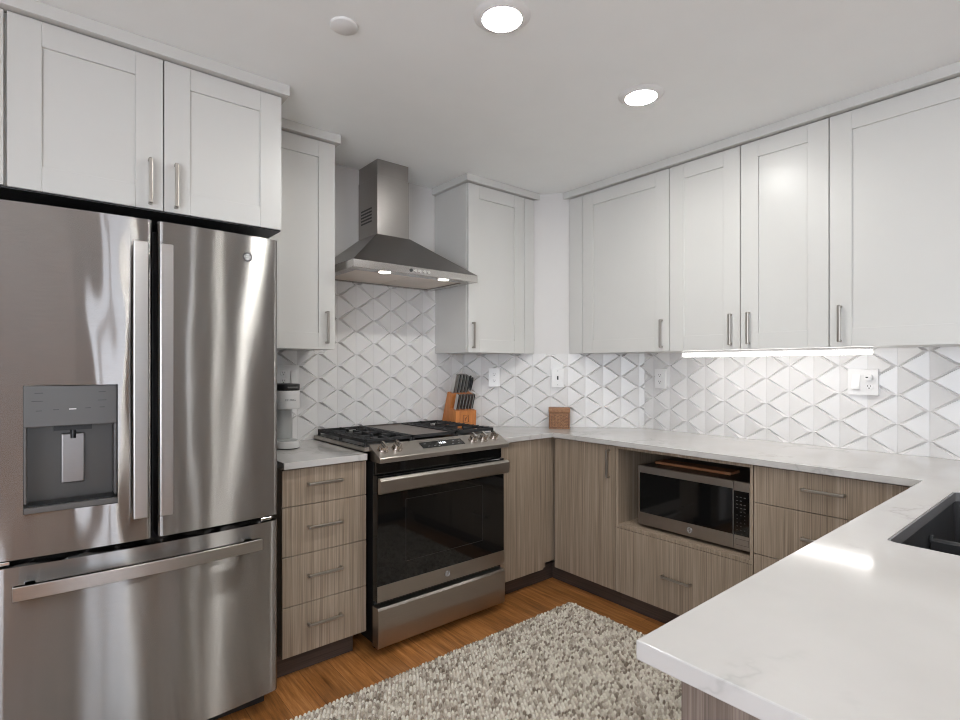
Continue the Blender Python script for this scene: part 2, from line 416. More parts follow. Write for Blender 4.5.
# ------------------------------------------------------------------ relief tile backsplash
def tiles(parent, P0, u, n, length, s0, regions, par):
    """P0 wall point at s=0, u along wall, n out of the wall; regions = (smin, smax, zmin, zmax)"""
    P0, u, n = Vector(P0), Vector(u), Vector(n)
    W, HH, Z0, D, CUT, TH = 0.1138, 0.0665, 0.914, 0.0175, 0.175, 0.004
    bm = bmesh.new()
    def V(s, z, d): return bm.verts.new(P0 + u * s + n * (TH + d) + Vector((0, 0, z)))
    nc = int(length / W) + 3
    for i in range(-2, nc):
        for j in range(-1, 16):
            if (i + j + par) % 2 == 0: continue
            s = s0 + i * W; z = Z0 + j * HH
            def q(pts):
                bm.faces.new([V(*p) for p in pts])
            top, bot = (s, z + HH, 0), (s, z - HH, 0)
            lf, rt = (s - W * (1 - CUT), z, D), (s + W * (1 - CUT), z, D)
            nl, nr = (s - W, z, 0), (s + W, z, 0)
            q([top, lf, bot]); q([top, bot, rt])
            q([top, nl, lf]); q([bot, lf, nl]); q([top, rt, nr]); q([bot, nr, rt])
    bmesh.ops.remove_doubles(bm, verts=bm.verts, dist=0.0004)
    out = bmesh.new()
    me0 = bpy.data.meshes.new('t'); bm.to_mesh(me0); bm.free()
    for (a, b, z0, z1) in regions:
        b2 = bmesh.new(); b2.from_mesh(me0)
        for co, no in ((P0 + u * a, -u), (P0 + u * b, u), (Vector((0, 0, z0)), Vector((0, 0, -1))), (Vector((0, 0, z1)), Vector((0, 0, 1)))):
            bmesh.ops.bisect_plane(b2, geom=b2.verts[:] + b2.edges[:] + b2.faces[:], plane_co=co, plane_no=no, clear_outer=True)
        m2 = bpy.data.meshes.new('t2'); b2.to_mesh(m2); b2.free()
        out.from_mesh(m2); bpy.data.meshes.remove(m2)
    bpy.data.meshes.remove(me0)
    bmesh.ops.recalc_face_normals(out, faces=out.faces)
    for f in out.faces:
        if f.normal.dot(n) < 0: f.normal_flip()
    # give the relief a back so that it is a solid skin
    be = [e for e in out.edges if e.is_boundary]
    r = bmesh.ops.extrude_edge_only(out, edges=be)
    for v in [g for g in r['geom'] if isinstance(g, bmesh.types.BMVert)]:
        v.co -= n * ((v.co - P0).dot(n) - 0.0005)
    # grout seams down the column centres and along the mitres
    me = bpy.data.meshes.new('tile_backsplash'); out.to_mesh(me); out.free()
    me.materials.append(M['tile'])
    o = bpy.data.objects.new('tile_backsplash', me); C.objects.link(o); o.parent = parent
    o['label'] = 'white glazed tiles with raised diamond relief'
    g = MB()
    for (a, b, z0, z1) in regions:
        for i in range(-2, nc):
            s = s0 + i * W
            if a + 0.004 < s < b - 0.004:
                A = P0 + u * (s - 0.0011); B = P0 + u * (s + 0.0011)
                t0, t1 = TH - 0.002, TH + 0.0007
                vs = [A + n * t0, B + n * t0, B + n * t1, A + n * t1]
                g.add([(p.x, p.y, z0) for p in vs] + [(p.x, p.y, z1) for p in vs],
                      [(0, 1, 2, 3), (4, 5, 6, 7), (0, 1, 5, 4), (1, 2, 6, 5), (2, 3, 7, 6), (3, 0, 4, 7)])
    if g.v: g.build('grout', M['grout'], parent, label='grey vertical grout lines')
    return o
ZT = 1.3945
tiles(wall_back, (-2.30, 0, 0), (1, 0, 0), (0, -1, 0), 1.47, -1.498 + 2.30 - 7 * 0.1138,
      [(0, 0.406, 0.9145, ZT), (0.406, 1.238, 0.9145, 1.84), (1.238, 1.462, 0.9145, ZT)], 1)
dl = math.hypot(QX, RY)
ud = Vector((-QX, RY, 0)).normalized(); nd = Vector((ud.y, -ud.x, 0))
tiles(wall_corner, (QX, 0, 0), ud, nd, dl, 0.921 - 8 * 0.1138, [(0.006, dl - 0.006, 0.9145, ZT)], 0)
tiles(wall_right, (0, RY, 0), (0, -1, 0), (-1, 0, 0), 2.4, 2.169 + RY - 11 * 0.1138, [(0.005, 2.4, 0.9145, ZT)], 1)

# ------------------------------------------------------------------ cabinet helpers
def P(axis, plane, a, dn, z):
    """axis 'Y': front faces -Y (a runs along X); axis 'X': front faces -X (a runs along Y); dn = distance out"""
    return (a, plane - dn, z) if axis == 'Y' else (plane - dn, a, z)
def fbox(mb, axis, plane, a0, a1, d0, d1, z0, z1):
    p, q = P(axis, plane, a0, d0, z0), P(axis, plane, a1, d1, z1)
    return mb.box(p[0], q[0], p[1], q[1], p[2], q[2])
def pull(axis, plane, a, z, length, vertical, parent, out=0.030):
    """staple shaped bar pull centred at (a, z)"""
    mb = MB(); Lh = length / 2; w2 = 0.0062
    prof = [(-Lh, 0), (-Lh, out - 0.003), (-Lh + 0.004, out), (Lh - 0.004, out), (Lh, out - 0.003), (Lh, 0), (Lh - 0.010, 0), (Lh - 0.012, out - 0.012), (-Lh + 0.012, out - 0.012), (-Lh + 0.010, 0)]
    if vertical: fn = lambda u, v, t: P(axis, plane, a + t, v, z + u)
    else: fn = lambda u, v, t: P(axis, plane, a + u, v, z + t)
    mb.prism(prof, fn, -w2, w2)
    return mb.build('handle', M['nickel'], parent, 0.0030, label='satin nickel bar pull')
def shaker(axis, plane, a0, a1, z0, z1, parent, stile=0.083, rail=0.079, g=0.002, th=0.02):
    """front plane at `plane`; door sits behind it"""
    a0, a1 = sorted((a0, a1)); a0 += g; a1 -= g
    mb = MB()
    fbox(mb, axis, plane, a0, a0 + stile, -th, 0, z0, z1)
    fbox(mb, axis, plane, a1 - stile, a1, -th, 0, z0, z1)
    fbox(mb, axis, plane, a0 + stile + 0.0003, a1 - stile - 0.0003, -th, -0.0002, z0, z0 + rail)
    fbox(mb, axis, plane, a0 + stile + 0.0003, a1 - stile - 0.0003, -th, -0.0002, z1 - rail, z1)
    fbox(mb, axis, plane, a0 + stile - 0.003, a1 - stile + 0.003, -th + 0.002, -0.008, z0 + rail - 0.003, z1 - rail + 0.003)
    return mb.build('door', M['cab'], parent, 0.0009, 1)
def crown(mb_pts): pass

UZ, UT = 1.3945, 2.404
# ---- cabinet over the fridge
c = thing('wall_cabinet', (-2.68, -0.32, 1.864), 'deep white two-door shaker cabinet above the refrigerator', 'cabinet')
MB().box(-3.165, -2.261, -0.627, -0.003, 1.866, 2.404).build('carcass', M['cab'], c)
MB().box(-3.165, -3.104, -0.649, -0.628, 1.866, 2.402).build('filler_strip', M['cab'], c, 0.001)
MB().box(-3.165, -2.236, -0.674, -0.003, 2.407, 2.4495).build('crown_moulding', M['cab'], c, 0.001)
MB().box(-3.165, -2.262, -0.640, -0.003, 1.8595, 1.8655).build('shaded_underside', M['slot'], c)  # near-black sheet standing in for shade beneath the white cabinet
dd = shaker('Y', -0.649, -3.098, -2.6775, 1.864, 2.402, c); pull('Y', -0.649, -2.720, 1.958, 0.160, True, dd)
dd = shaker('Y', -0.649, -2.6775, -2.259, 1.864, 2.402, c); pull('Y', -0.649, -2.640, 1.958, 0.160, True, dd)
# ---- cabinet left of the hood
c = thing('wall_cabinet', (-2.08, -0.17, UZ), 'narrow white shaker wall cabinet between the fridge and the range hood', 'cabinet')
MB().box(-2.258, -1.896, -0.329, -0.003, UZ, 2.404).build('carcass', M['cab'], c)
MB().box(-2.258, -1.874, -0.372, -0.003, 2.407, 2.4495).build('crown_moulding', M['cab'], c, 0.001)
dd = shaker('Y', -0.350, -2.256, -1.894, UZ, 2.402, c); pull('Y', -0.350, -1.941, 1.50, 0.157, True, dd)
# ---- cabinet right of the hood
c = thing('wall_cabinet', (-0.78, -0.17, UZ), 'white shaker wall cabinet right of the range hood, ending at the diagonal wall', 'cabinet')
def yw(x): return -(x - QX) * (-RY) / (-QX)   # y of the diagonal wall at x
e = 0.022
mb = MB(); mb.prism([(-1.062, -0.329), (-0.829 + (0.329 - e) * 0.973, -0.329), (-0.829 - e, -0.004), (-1.062, -0.004)], lambda u, v, t: (u, v, t), UZ, 2.404)
mb.build('carcass', M['cab'], c)
mb = MB(); mb.prism([(-1.084, -0.372), (-0.829 + 0.372 * 0.973 - 0.006, -0.372), (-0.829 - 0.006, -0.004), (-1.084, -0.004)], lambda u, v, t: (u, v, t), 2.407, 2.4495)
mb.build('crown_moulding', M['cab'], c, 0.001)
MB().box(-0.596, -0.508, -0.350, -0.330, UZ, 2.402).build('filler_strip', M['cab'], c, 0.001)
dd = shaker('Y', -0.350, -1.060, -0.598, UZ, 2.402, c); pull('Y', -0.350, -1.029, 1.497, 0.157, True, dd)
# ---- run on the right wall
def crownR(y0, y1, parent):
    MB().box(-0.372, -0.003, y0, y1, 2.407, 2.4495).build('crown_moulding', M['cab'], parent, 0.0006)
c = thing('wall_cabinet', (-0.17, -0.92, UZ), 'white single-door shaker wall cabinet at the corner end of the right wall', 'cabinet')
MB().box(-0.325, -0.003, -1.2295, -0.858, UZ, 2.404).box(-0.325, -0.22, -0.857, -0.6235, UZ, 2.404).build('carcass', M['cab'], c)
mb = MB(); mb.prism([(-0.345, -0.617), (-0.345, -0.505 - 0.006), (-0.30, -0.556), (-0.30, -0.617)], lambda u, v, t: (u, v, t), UZ, 2.402)
mb.build('filler_strip', M['cab'], c, 0.001)
mb = MB(); mb.prism([(-0.372, -1.231), (-0.372, -0.482), (-0.012, -0.852), (-0.003, -1.231)], lambda u, v, t: (u, v, t), 2.407, 2.4495)
mb.build('crown_moulding', M['cab'], c, 0.0006)
dd = shaker('X', -0.346, -1.231, -0.619, UZ, 2.402, c); pull('X', -0.346, -1.188, 1.493, 0.158, True, dd)
c = thing('wall_cabinet', (-0.17, -1.616, UZ), 'white two-door shaker wall cabinet above the strip light', 'cabinet')
MB().box(-0.325, -0.003, -2.0005, -1.2325, UZ, 2.404).build('carcass', M['cab'], c); crownR(-2.0015, -1.2315, c)
dd = shaker('X', -0.346, -1.6167, -1.231, UZ, 2.402, c); pull('X', -0.346, -1.572, 1.495, 0.158, True, dd)
dd = shaker('X', -0.346, -2.0016, -1.6167, UZ, 2.402, c); pull('X', -0.346, -1.660, 1.497, 0.158, True, dd)
c = thing('wall_cabinet', (-0.17, -2.31, UZ), 'wide white shaker wall cabinet at the right edge of the photo', 'cabinet')
MB().box(-0.325, -0.003, -2.616, -2.0035, UZ, 2.404).build('carcass', M['cab'], c); crownR(-2.616, -2.0025, c)
dd = shaker('X', -0.346, -2.615, -2.0016, UZ, 2.402, c); pull('X', -0.346, -2.045, 1.495, 0.158, True, dd)

# ---- base cabinets
BZ, BT = 0.098, 0.8835
def front(axis, plane, a0, a1, z0, z1, parent, name='drawer', g=0.0015, th=0.02, mat='lam'):
    a0, a1 = sorted((a0, a1)); mb = MB()
    fbox(mb, axis, plane, a0 + g, a1 - g, -th, 0, z0 + g, z1 - g)
    return mb.build(name, M[mat], parent, 0.0008, 1)
c = thing('base_cabinet', (-2.056, -0.3, 0), 'taupe four-drawer base cabinet between the fridge and the range', 'cabinet')
MB().box(-2.247, -1.866, -0.596, -0.004, BZ, 0.8845).build('carcass', M['lam'], c)
MB().box(-2.290, -1.905, -0.562, -0.54, 0.0, BZ - 0.001).build('toe_kick', M['toe'], c, label='dark brown toe kick')
zz = [BZ, 0.308, 0.517, 0.724, 0.8805]
for k in range(4):
    dr = front('Y', -0.618, -2.2487, -1.8645, zz[k], zz[k + 1], c)
    pull('Y', -0.618, -2.066, (0.216, 0.424, 0.629, 0.812)[k], 0.155, False, dr)
c = thing('base_cabinet', (-0.86, -0.4, 0), 'taupe corner base cabinet with plain door right of the range', 'cabinet')
MB().box(-1.045, -0.662, -0.597, -0.24, BZ, 0.8845).build('carcass', M['lam'], c)
front('Y', -0.618, -1.046, -0.699, BZ, BT - 0.003, c, 'door')
front('Y', -0.607, -0.699, -0.588, BZ + 0.03, BT - 0.003, c, 'filler_strip', th=0.008)
MB().box(-1.04, -0.5455, -0.562, -0.545, 0, BZ - 0.001).build('toe_kick', M['toe'], c, label='dark brown toe kick')
XF = -0.6212
c = thing('base_cabinet', (-0.4, -0.85, 0), 'taupe base cabinet with one tall door left of the microwave', 'cabinet')
MB().box(-0.598, -0.22, -1.0745, -0.66, BZ, 0.8845).build('carcass', M['lam'], c)
dd = front('X', XF, -1.075, -0.634, BZ, BT - 0.003, c, 'door'); pull('X', XF, -1.036, 0.781, 0.155, True, dd)
MB().box(-0.562, -0.545, -1.0755, -0.563, 0, BZ - 0.001).build('toe_kick', M['toe'], c, label='dark brown toe kick')
c = thing('base_cabinet', (-0.32, -1.436, 0), 'taupe base cabinet with open microwave niche above a wide drawer', 'cabinet')
mb = MB()
mb.box(-0.6205, -0.01, -1.0925, -1.0768, 0.446, 0.8845).box(-0.6205, -0.01, -1.797, -1.784, 0.446, 0.8845)
mb.box(-0.6205, -0.01, -1.784, -1.0925, 0.446, 0.4635).box(-0.02, -0.004, -1.784, -1.0925, 0.4635, 0.87)
mb.box(-0.6205, -0.01, -1.784, -1.0925, 0.868, 0.8845).box(-0.598, -0.01, -1.797, -1.0768, BZ, 0.446)
mb.build('carcass', M['lam'], c, 0.0006, 1)
dr = front('X', XF, -1.7985, -1.076, BZ, 0.445, c); pull('X', XF, -1.437, 0.268, 0.155, False, dr)
MB().box(-0.562, -0.545, -1.797, -1.077, 0, BZ - 0.001).build('toe_kick', M['toe'], c, label='dark brown toe kick')
c = thing('base_cabinet', (-0.32, -2.1, 0), 'taupe three-drawer base cabinet between the microwave and the peninsula', 'cabinet')
MB().box(-0.598, -0.01, -2.42, -1.7985, BZ, 0.8845).build('carcass', M['lam'], c)
zz = [BZ, 0.498, 0.720, 0.8805]
for k in range(3):
    dr = front('X', XF, -2.42, -1.799, zz[k], zz[k + 1], c)
    pull('X', XF, -2.069, (0.30, 0.613, 0.812)[k], 0.155, False, dr)
MB().box(-0.562, -0.545, -2.42, -1.7985, 0, BZ - 0.001).build('toe_kick', M['toe'], c, label='dark brown toe kick')
c = thing('base_cabinet', (-1.49, -2.75, 0), 'taupe peninsula cabinet under the sink with dark end panel', 'cabinet')
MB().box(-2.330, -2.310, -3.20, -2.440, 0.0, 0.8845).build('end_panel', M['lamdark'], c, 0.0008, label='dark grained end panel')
MB().box(-2.309, -0.645, -2.475, -2.458, BZ, 0.8845).box(-2.309, -0.645, -3.20, -3.18, BZ, 0.8845).box(-2.309, -0.645, -3.18, -2.475, BZ, BZ + 0.02).build('carcass', M['lam'], c)
for a0, a1 in ((-2.308, -1.75), (-1.75, -1.2), (-1.2, -0.66)):
    mb = MB().box(a0 + 0.002, a1 - 0.002, -2.457, -2.438, BZ, 0.880); mb.build('door', M['lam'], c, 0.0008, 1)
MB().box(-2.309, -0.57, -2.53, -2.51, 0, BZ - 0.001).build('toe_kick', M['toe'], c)

# ------------------------------------------------------------------ worktops
Z1, Z0 = 0.914, 0.8855
def slab(name, outer, holes, label):
    loops = [[Vector((x, y, 0)) for x, y in outer]] + [[Vector((x, y, 0)) for x, y in hh] for hh in holes]
    tris = tessellate_polygon(loops)
    flat = [p for l in loops for p in l]
    mb = MB()
    n = len(flat)
    v = [(p.x, p.y, Z0) for p in flat] + [(p.x, p.y, Z1) for p in flat]
    f = [tuple(t) for t in tris] + [tuple(i + n for i in t) for t in tris]
    o = 0
    for l in loops:
        m = len(l)
        for k in range(m): f.append((o + k, o + (k + 1) % m, n + o + (k + 1) % m, n + o + k))
        o += m
    mb.add(v, f)
    ob = mb.build(name, M['quartz'], None, 0.0022, 2)
    return tag(ob, label, 'worktop')
def rrect(x0, x1, y0, y1, r, n=5):
    pts = []
    for cx_, cy_, a in ((x1 - r, y1 - r, 0), (x0 + r, y1 - r, 90), (x0 + r, y0 + r, 180), (x1 - r, y0 + r, 270)):
        for k in range(n + 1):
            t = math.radians(a + 90 * k / n); pts.append((cx_ + r * math.cos(t), cy_ + r * math.sin(t)))
    return pts
o = slab('worktop', [(-2.2487, -0.6427), (-1.8725, -0.6427), (-1.8725, -0.002), (-2.2487, -0.002)], [], 'small white quartz worktop between the fridge and the range')
recenter(o, (-2.06, -0.32, Z0))
SX0, SX1, SY0, SY1 = -1.532, -0.778, -2.915, -2.484
o = slab('worktop', [(-1.050, -0.6427), (-0.6461, -0.6427), (-0.6461, -2.3809), (-2.3508, -2.3809), (-2.3508, -3.26), (-0.002, -3.26),
                     (-0.002, RY - 0.002), (QX - 0.002, -0.002), (-1.050, -0.002)], [rrect(SX0, SX1, SY0, SY1, 0.02)],
         'long white veined quartz worktop running round the corner onto the peninsula')
recenter(o, (-0.6, -2.4, Z0))

# sink, undermounted in the peninsula
s = thing('sink', (-1.155, -2.7, 0.66), 'charcoal double-bowl undermount sink in the peninsula worktop', 'sink')
zt, zb, t = 0.8852, 0.665, 0.012
mb = MB()
ro = rrect(SX0 - 0.02, SX1 + 0.02, SY0 - 0.02, SY1 + 0.02, 0.03); ri = rrect(SX0 - 0.002, SX1 + 0.002, SY0 - 0.002, SY1 + 0.002, 0.024)
rb = rrect(SX0 + 0.012, SX1 - 0.012, SY0 + 0.012, SY1 - 0.012, 0.03); rbo = rrect(SX0 - 0.006, SX1 + 0.006, SY0 - 0.006, SY1 + 0.006, 0.035)
n = len(ro); V_ = [(x, y, zt) for x, y in ro] + [(x, y, zt) for x, y in ri] + [(x, y, zb + t) for x, y in rb] + [(x, y, zb) for x, y in rbo] + [(x, y, zt - 0.01) for x, y in ro]
F_ = []
for k in range(n):
    k2 = (k + 1) % n
    F_ += [(k, k2, n + k2, n + k), (n + k, n + k2, 2 * n + k2, 2 * n + k), (4 * n + k, 4 * n + k2, k2, k), (3 * n + k, 3 * n + k2, 4 * n + k2, 4 * n + k)]
F_ += [tuple(range(2 * n, 3 * n)), tuple(range(3 * n, 4 * n))[::-1]]
mb.add(V_, F_); mb.build('basin', M['sink'], s)
lo, li = rrect(SX0 + 0.0006, SX1 - 0.0006, SY0 + 0.0006, SY1 - 0.0006, 0.0196), rrect(SX0 + 0.005, SX1 - 0.005, SY0 + 0.005, SY1 - 0.005, 0.016)
mb = MB(); n = len(lo); mb.add([(x, y, 0.8853) for x, y in lo] + [(x, y, 0.9125) for x, y in lo] + [(x, y, 0.9125) for x, y in li] + [(x, y, 0.8853) for x, y in li],
    [(a * n + k, a * n + (k + 1) % n, ((a + 1) % 4) * n + (k + 1) % n, ((a + 1) % 4) * n + k) for a in range(4) for k in range(n)])
mb.build('rim', M['sinkrim'], s, label='upper sink lining, lightened as if catching light')
prof = [(-0.016, zb + t), (-0.011, 0.832), (-0.006, 0.838), (0.006, 0.838), (0.011, 0.832), (0.016, zb + t)]
mb = MB(); mb.prism(prof, lambda u, v, y: (-1.124 + u, y, v), SY0 + 0.009, SY1 - 0.006)
mb.prism([(-0.011, 0.83), (-0.006, 0.846), (0.006, 0.846), (0.011, 0.83)], lambda u, v, y: (-1.124 + u, y, v), SY1 - 0.012, SY1 - 0.003)
mb.build('divider', M['sink'], s, 0.002)
for x in (-1.33, -0.95): MB().lathe((x, -2.7, zb + t), [(0.045, 0), (0.045, 0.003), (0.03, 0.003), (0.028, 0.001)], 24).build('drain', M['chrome'], s)

# ------------------------------------------------------------------ monogram badge
def badge(name, axis, plane, a, z, r, parent, mats=('chrome', 'darklabel')):
    u = Vector((1, 0, 0)) if axis == 'Y' else Vector((0, -1, 0)); n = Vector((0, -1, 0)) if axis == 'Y' else Vector((-1, 0, 0))
    o = Vector(P(axis, plane, a, 0, z)); mb = MB(); mb.cur = 0
    mb.cyl(o, o + n * 0.0022, r, r, 28)
    mb.cur = 1
    K = 32
    ring = [o + n * 0.0024 + (u * math.cos(2 * math.pi * k / K) + Vector((0, 0, 1)) * math.sin(2 * math.pi * k / K)) * r * 0.88 for k in range(K + 1)]
    mb.tube(ring, r * 0.13, 6)
    mb.text('GE', r * 1.05, o + n * 0.0024, u, Vector((0, 0, 1)), n)
    for k in range(4):
        t0 = math.pi / 2 * k + 0.3
        mb.tube([o + n * 0.0024 + (u * math.cos(t0 + q * 0.2) + Vector((0, 0, 1)) * math.sin(t0 + q * 0.2)) * r * (0.66 + 0.05 * math.sin(q * 1.5)) for q in range(5)], r * 0.05, 5)
    return mb.build(name, [M[mats[0]], M[mats[1]]], parent)

# ------------------------------------------------------------------ refrigerator
FX0, FX1, FXC = -3.128, -2.313, -2.7205
FR = thing('refrigerator', (FXC, -0.4, 0), 'large stainless steel french-door refrigerator with ice dispenser', 'refrigerator')
MB().box(FX0 + 0.003, FX1 - 0.003, -0.690, -0.035, 0.028, 1.775).build('body', M['black'], FR, label='black cabinet sides')
MB().box(FX0 + 0.03, FX1 - 0.03, -0.665, -0.6905, 0.004, 0.064).build('base_grille', M['blackplastic'], FR)
for x in (-3.05, -2.40): MB().cyl((x, -0.6, 0), (x, -0.6, 0.03), 0.02).build('foot', M['blackplastic'], FR)
def fy(x):
    t = (x - FXC) / (FX1 - FXC)
    return -0.760 - 0.027 * (1 - t * t)
def bowed(x0, x1, z0, z1, yb, hole=None, nseg=26):
    xs = [x0 + (x1 - x0) * k / nseg for k in range(nseg + 1)]
    zs = [z0, z1]
    if hole:
        xs = sorted(set([x for x in xs if not any(abs(x - hx) < 0.008 for hx in hole[:2])] + list(hole[:2]))); zs = sorted([z0, z1] + list(hole[2:]))
    nx, nz = len(xs), len(zs)
    mb = MB()
    def edge(x):   # rounded vertical edges
        dx = min(x - x0, x1 - x)
        return fy(x) + 0.010 * max(0, 1 - dx / 0.012) ** 2
    ex = sorted(set(xs + [x0 + 0.003, x0 + 0.007, x0 + 0.012, x1 - 0.003, x1 - 0.007, x1 - 0.012])); xs = ex; nx = len(xs)
    v = []; f = []
    for z in zs:
        for x in xs: v.append((x, edge(x), z))
    for j in range(nz - 1):
        for i in range(nx - 1):
            xm, zm = (xs[i] + xs[i + 1]) / 2, (zs[j] + zs[j + 1]) / 2
            if hole and hole[0] < xm < hole[1] and hole[2] < zm < hole[3]: continue
            f.append((j * nx + i, j * nx + i + 1, (j + 1) * nx + i + 1, (j + 1) * nx + i))
    mb.add(v, f, True)
    rim = [(x, edge(x)) for x in xs] + [(x1, yb), (x0, yb)]
    for z in (z0, z1): mb.add([(x, y, z) for x, y in rim], [tuple(range(len(rim)))])
    for x in (x0, x1): mb.add([(x, edge(x), z0), (x, edge(x), z1), (x, yb, z1), (x, yb, z0)], [(0, 1, 2, 3)])
    if not hole: mb.add([(x0, yb, z0), (x1, yb, z0), (x1, yb, z1), (x0, yb, z1)], [(0, 1, 2, 3)])
    return mb
YB = -0.695
HX0, HX1, HZ0, HZ1 = -3.056, -2.826, 0.874, 1.253
dl_ = bowed(FX0, -2.7315, 0.744, 1.793, YB, (HX0, HX1, HZ0, HZ1)).build('door', M['fridgewavy'], FR)
dr_ = bowed(-2.7155, FX1, 0.744, 1.793, YB).build('door', M['fridge'], FR)
fz_ = bowed(FX0, FX1, 0.072, 0.722, YB).build('freezer_drawer', M['fridge'], FR)
# ice and water dispenser in the left door
ym = fy(-2.941)
mb = MB()
mb.box(HX0 + 0.001, HX1 - 0.001, ym + 0.006, ym + 0.045, 1.129, HZ1 - 0.001)
mb.box(HX0 + 0.001, HX0 + 0.008, ym + 0.006, YB - 0.001, 0.902, 1.129).box(HX1 - 0.008, HX1 - 0.001, ym + 0.006, YB - 0.001, 0.902, 1.129)
mb.box(HX0 + 0.001, HX1 - 0.001, ym - 0.004, YB - 0.001, HZ0 + 0.001, 0.893)
disp = mb.build('dispenser', M['greyplastic'], dl_, 0.002, label='grey ice and water dispenser')
# children of the door go no deeper than one level, so the small pieces are siblings
MB().box(HX0 + 0.008, HX1 - 0.008, YB - 0.012, YB - 0.001, 0.893, 1.129).build('dispenser_recess', M['recess'], dl_)
MB().box(-2.966, -2.908, YB - 0.026, YB - 0.020, 0.945, 1.10).box(-2.95, -2.925, YB - 0.022, YB - 0.012, 1.0, 1.08).build('dispenser_paddle', M['canopy'], dl_, 0.004, label='pale metal dispenser paddle')
MB().box(-2.985, -2.89, YB - 0.045, YB - 0.012, 1.112, 1.1285).cyl((-2.937, YB - 0.033, 1.085), (-2.937, YB - 0.033, 1.115), 0.007).build('dispenser_nozzle', M['blackplastic'], dl_)
MB().box(HX0 + 0.010, HX1 - 0.010, ym + 0.006, YB - 0.012, 0.8935, 0.8965).build('drip_tray', M['blackplastic'], dl_)
mb = MB()
yl = ym + 0.006
for (x, z, ww) in ((-3.02, 1.229, 0.020), (-3.024, 1.205, 0.026), (-3.02, 1.176, 0.014), (-2.866, 1.229, 0.018), (-2.866, 1.203, 0.022), (-2.866, 1.181, 0.013), (-2.98, 1.178, 0.014), (-2.902, 1.180, 0.014)):
    MB().box(x - ww / 2, x + ww / 2, yl - 0.0006, yl, z, z + 0.0022).build('button_mark', M['darklabel'], dl_, label='small dark button mark')
MB().box(-2.949, -2.931, yl - 0.0007, yl, 1.178, 1.181).build('button_mark', M['plate'], dl_, label='small white mark')
def bar_handle(x0, x1, z0, z1, parent):
    mb = MB().box(x0, x1, -0.842, -0.822, z0, z1)
    for z in (z0 + 0.05, z1 - 0.05): mb.box(x0 + 0.008, x1 - 0.008, -0.822, fy((x0 + x1) / 2) + 0.003, z - 0.02, z + 0.02)
    return mb.build('handle', M['fridgebar'], parent, 0.003, label='flat vertical steel bar handle')
bar_handle(-2.790, -2.750, 0.826, 1.710, dl_)
bar_handle(-2.717, -2.679, 0.824, 1.710, dr_)
badge('badge', 'Y', fy(-2.428) - 0.0005, -2.428, 1.713, 0.0165, dr_, ('plate', 'slot'))
mb = MB(); K = 24; xa, xb_ = -3.078, -2.392
def hy_(x):
    t = (x - (xa + xb_) / 2) / ((xb_ - xa) / 2); return -0.832 - 0.014 * (1 - t * t)
pr_ = [(xa + (xb_ - xa) * k / K, hy_(xa + (xb_ - xa) * k / K)) for k in range(K + 1)]
pr_ += [(x, y + 0.018) for x, y in pr_[::-1]]
mb.prism(pr_, lambda u, v, t: (u, v, t), 0.642, 0.683)
for x in (-3.04, -2.43): mb.box(x - 0.014, x + 0.014, -0.822, fy(x) + 0.003, 0.650, 0.675)
mb.build('handle', M['fridgebar'], fz_, 0.002, label='long bowed steel drawer handle')
for x0, x1 in ((-2.375, -2.335), (-3.12, -3.085)):
    MB().box(x0, x1, fy(x0) + 0.008, fy(x0) + 0.05, 0.727, 0.739).build('hinge_cover', M['chrome'], FR, 0.003)

# ------------------------------------------------------------------ gas range
RX0, RX1 = -1.849, -1.080
RG = thing('gas_range', (-1.455, -0.35, 0), 'stainless slide-in gas range with black oven door below the hood', 'stove')
MB().box(RX0 + 0.004, -1.068, -0.645, -0.03, 0.045, 0.872).build('body', M['black'], RG)
for x in (-1.80, -1.11):
    for y in (-0.6, -0.1): MB().cyl((x, y, 0), (x, y, 0.046), 0.018).build('foot', M['blackplastic'], RG)
# cooktop tray
mb = MB().box(-1.868, -1.053, -0.603, -0.018, 0.9165, 0.936)
mb.build('cooktop', M['steel'], RG, 0.003, label='stainless cooktop tray')
MB().box(-1.858, -1.063, -0.592, -0.03, 0.9362, 0.9395).build('burner_deck', M['black'], RG, label='black enamel deck')
# control panel
mb = MB(); mb.prism([(-0.600, 0.947), (-0.700, 0.897), (-0.703, 0.893), (-0.703, 0.873), (-0.604, 0.873), (-0.604, 0.915), (-0.600, 0.937)],
                    lambda u, v, t: (t, u, v), -1.842, -1.054)
cp = mb.build('control_panel', M['steel'], RG, 0.0015, label='sloping stainless control panel')
sl = Vector((0, -0.1, -0.05)).normalized(); sn = Vector((0, -0.05, 0.1)).normalized()
def onpanel(x, y): return Vector((x, y, 0.947 + (y + 0.6) * 0.5))
for x in (-1.797, -1.723, -1.264, -1.195, -1.120):
    o = onpanel(x, -0.648)
    mb = MB(); mb.cyl(o, o + sn * 0.006, 0.026, 0.026, 28); mb.cyl(o + sn * 0.006, o + sn * 0.024, 0.0215, 0.0195, 28)
    ob = mb.build('knob', M['knobsteel'], RG, 0.002)
    R = Matrix.Translation(o + sn * 0.024) @ Matrix(((1, 0, 0), (0, sl.y, sn.y), (0, sl.z, sn.z))).transposed().to_4x4().transposed()
    MB().box(-0.0055, 0.0055, -0.022, 0.022, 0, 0.014, T=R).build('grip', M['chrome'], ob, 0.002)
dpl = MB(); A = [onpanel(-1.586, -0.624), onpanel(-1.586, -0.668), onpanel(-1.330, -0.668), onpanel(-1.330, -0.624)]
dpl.add([p + sn * 0.0002 for p in A] + [p + sn * 0.0016 for p in A], [(0, 1, 2, 3), (4, 5, 6, 7), (0, 1, 5, 4), (1, 2, 6, 5), (2, 3, 7, 6), (3, 0, 4, 7)])
dp = dpl.build('display', M['blackglass'], cp, label='black glass clock display')
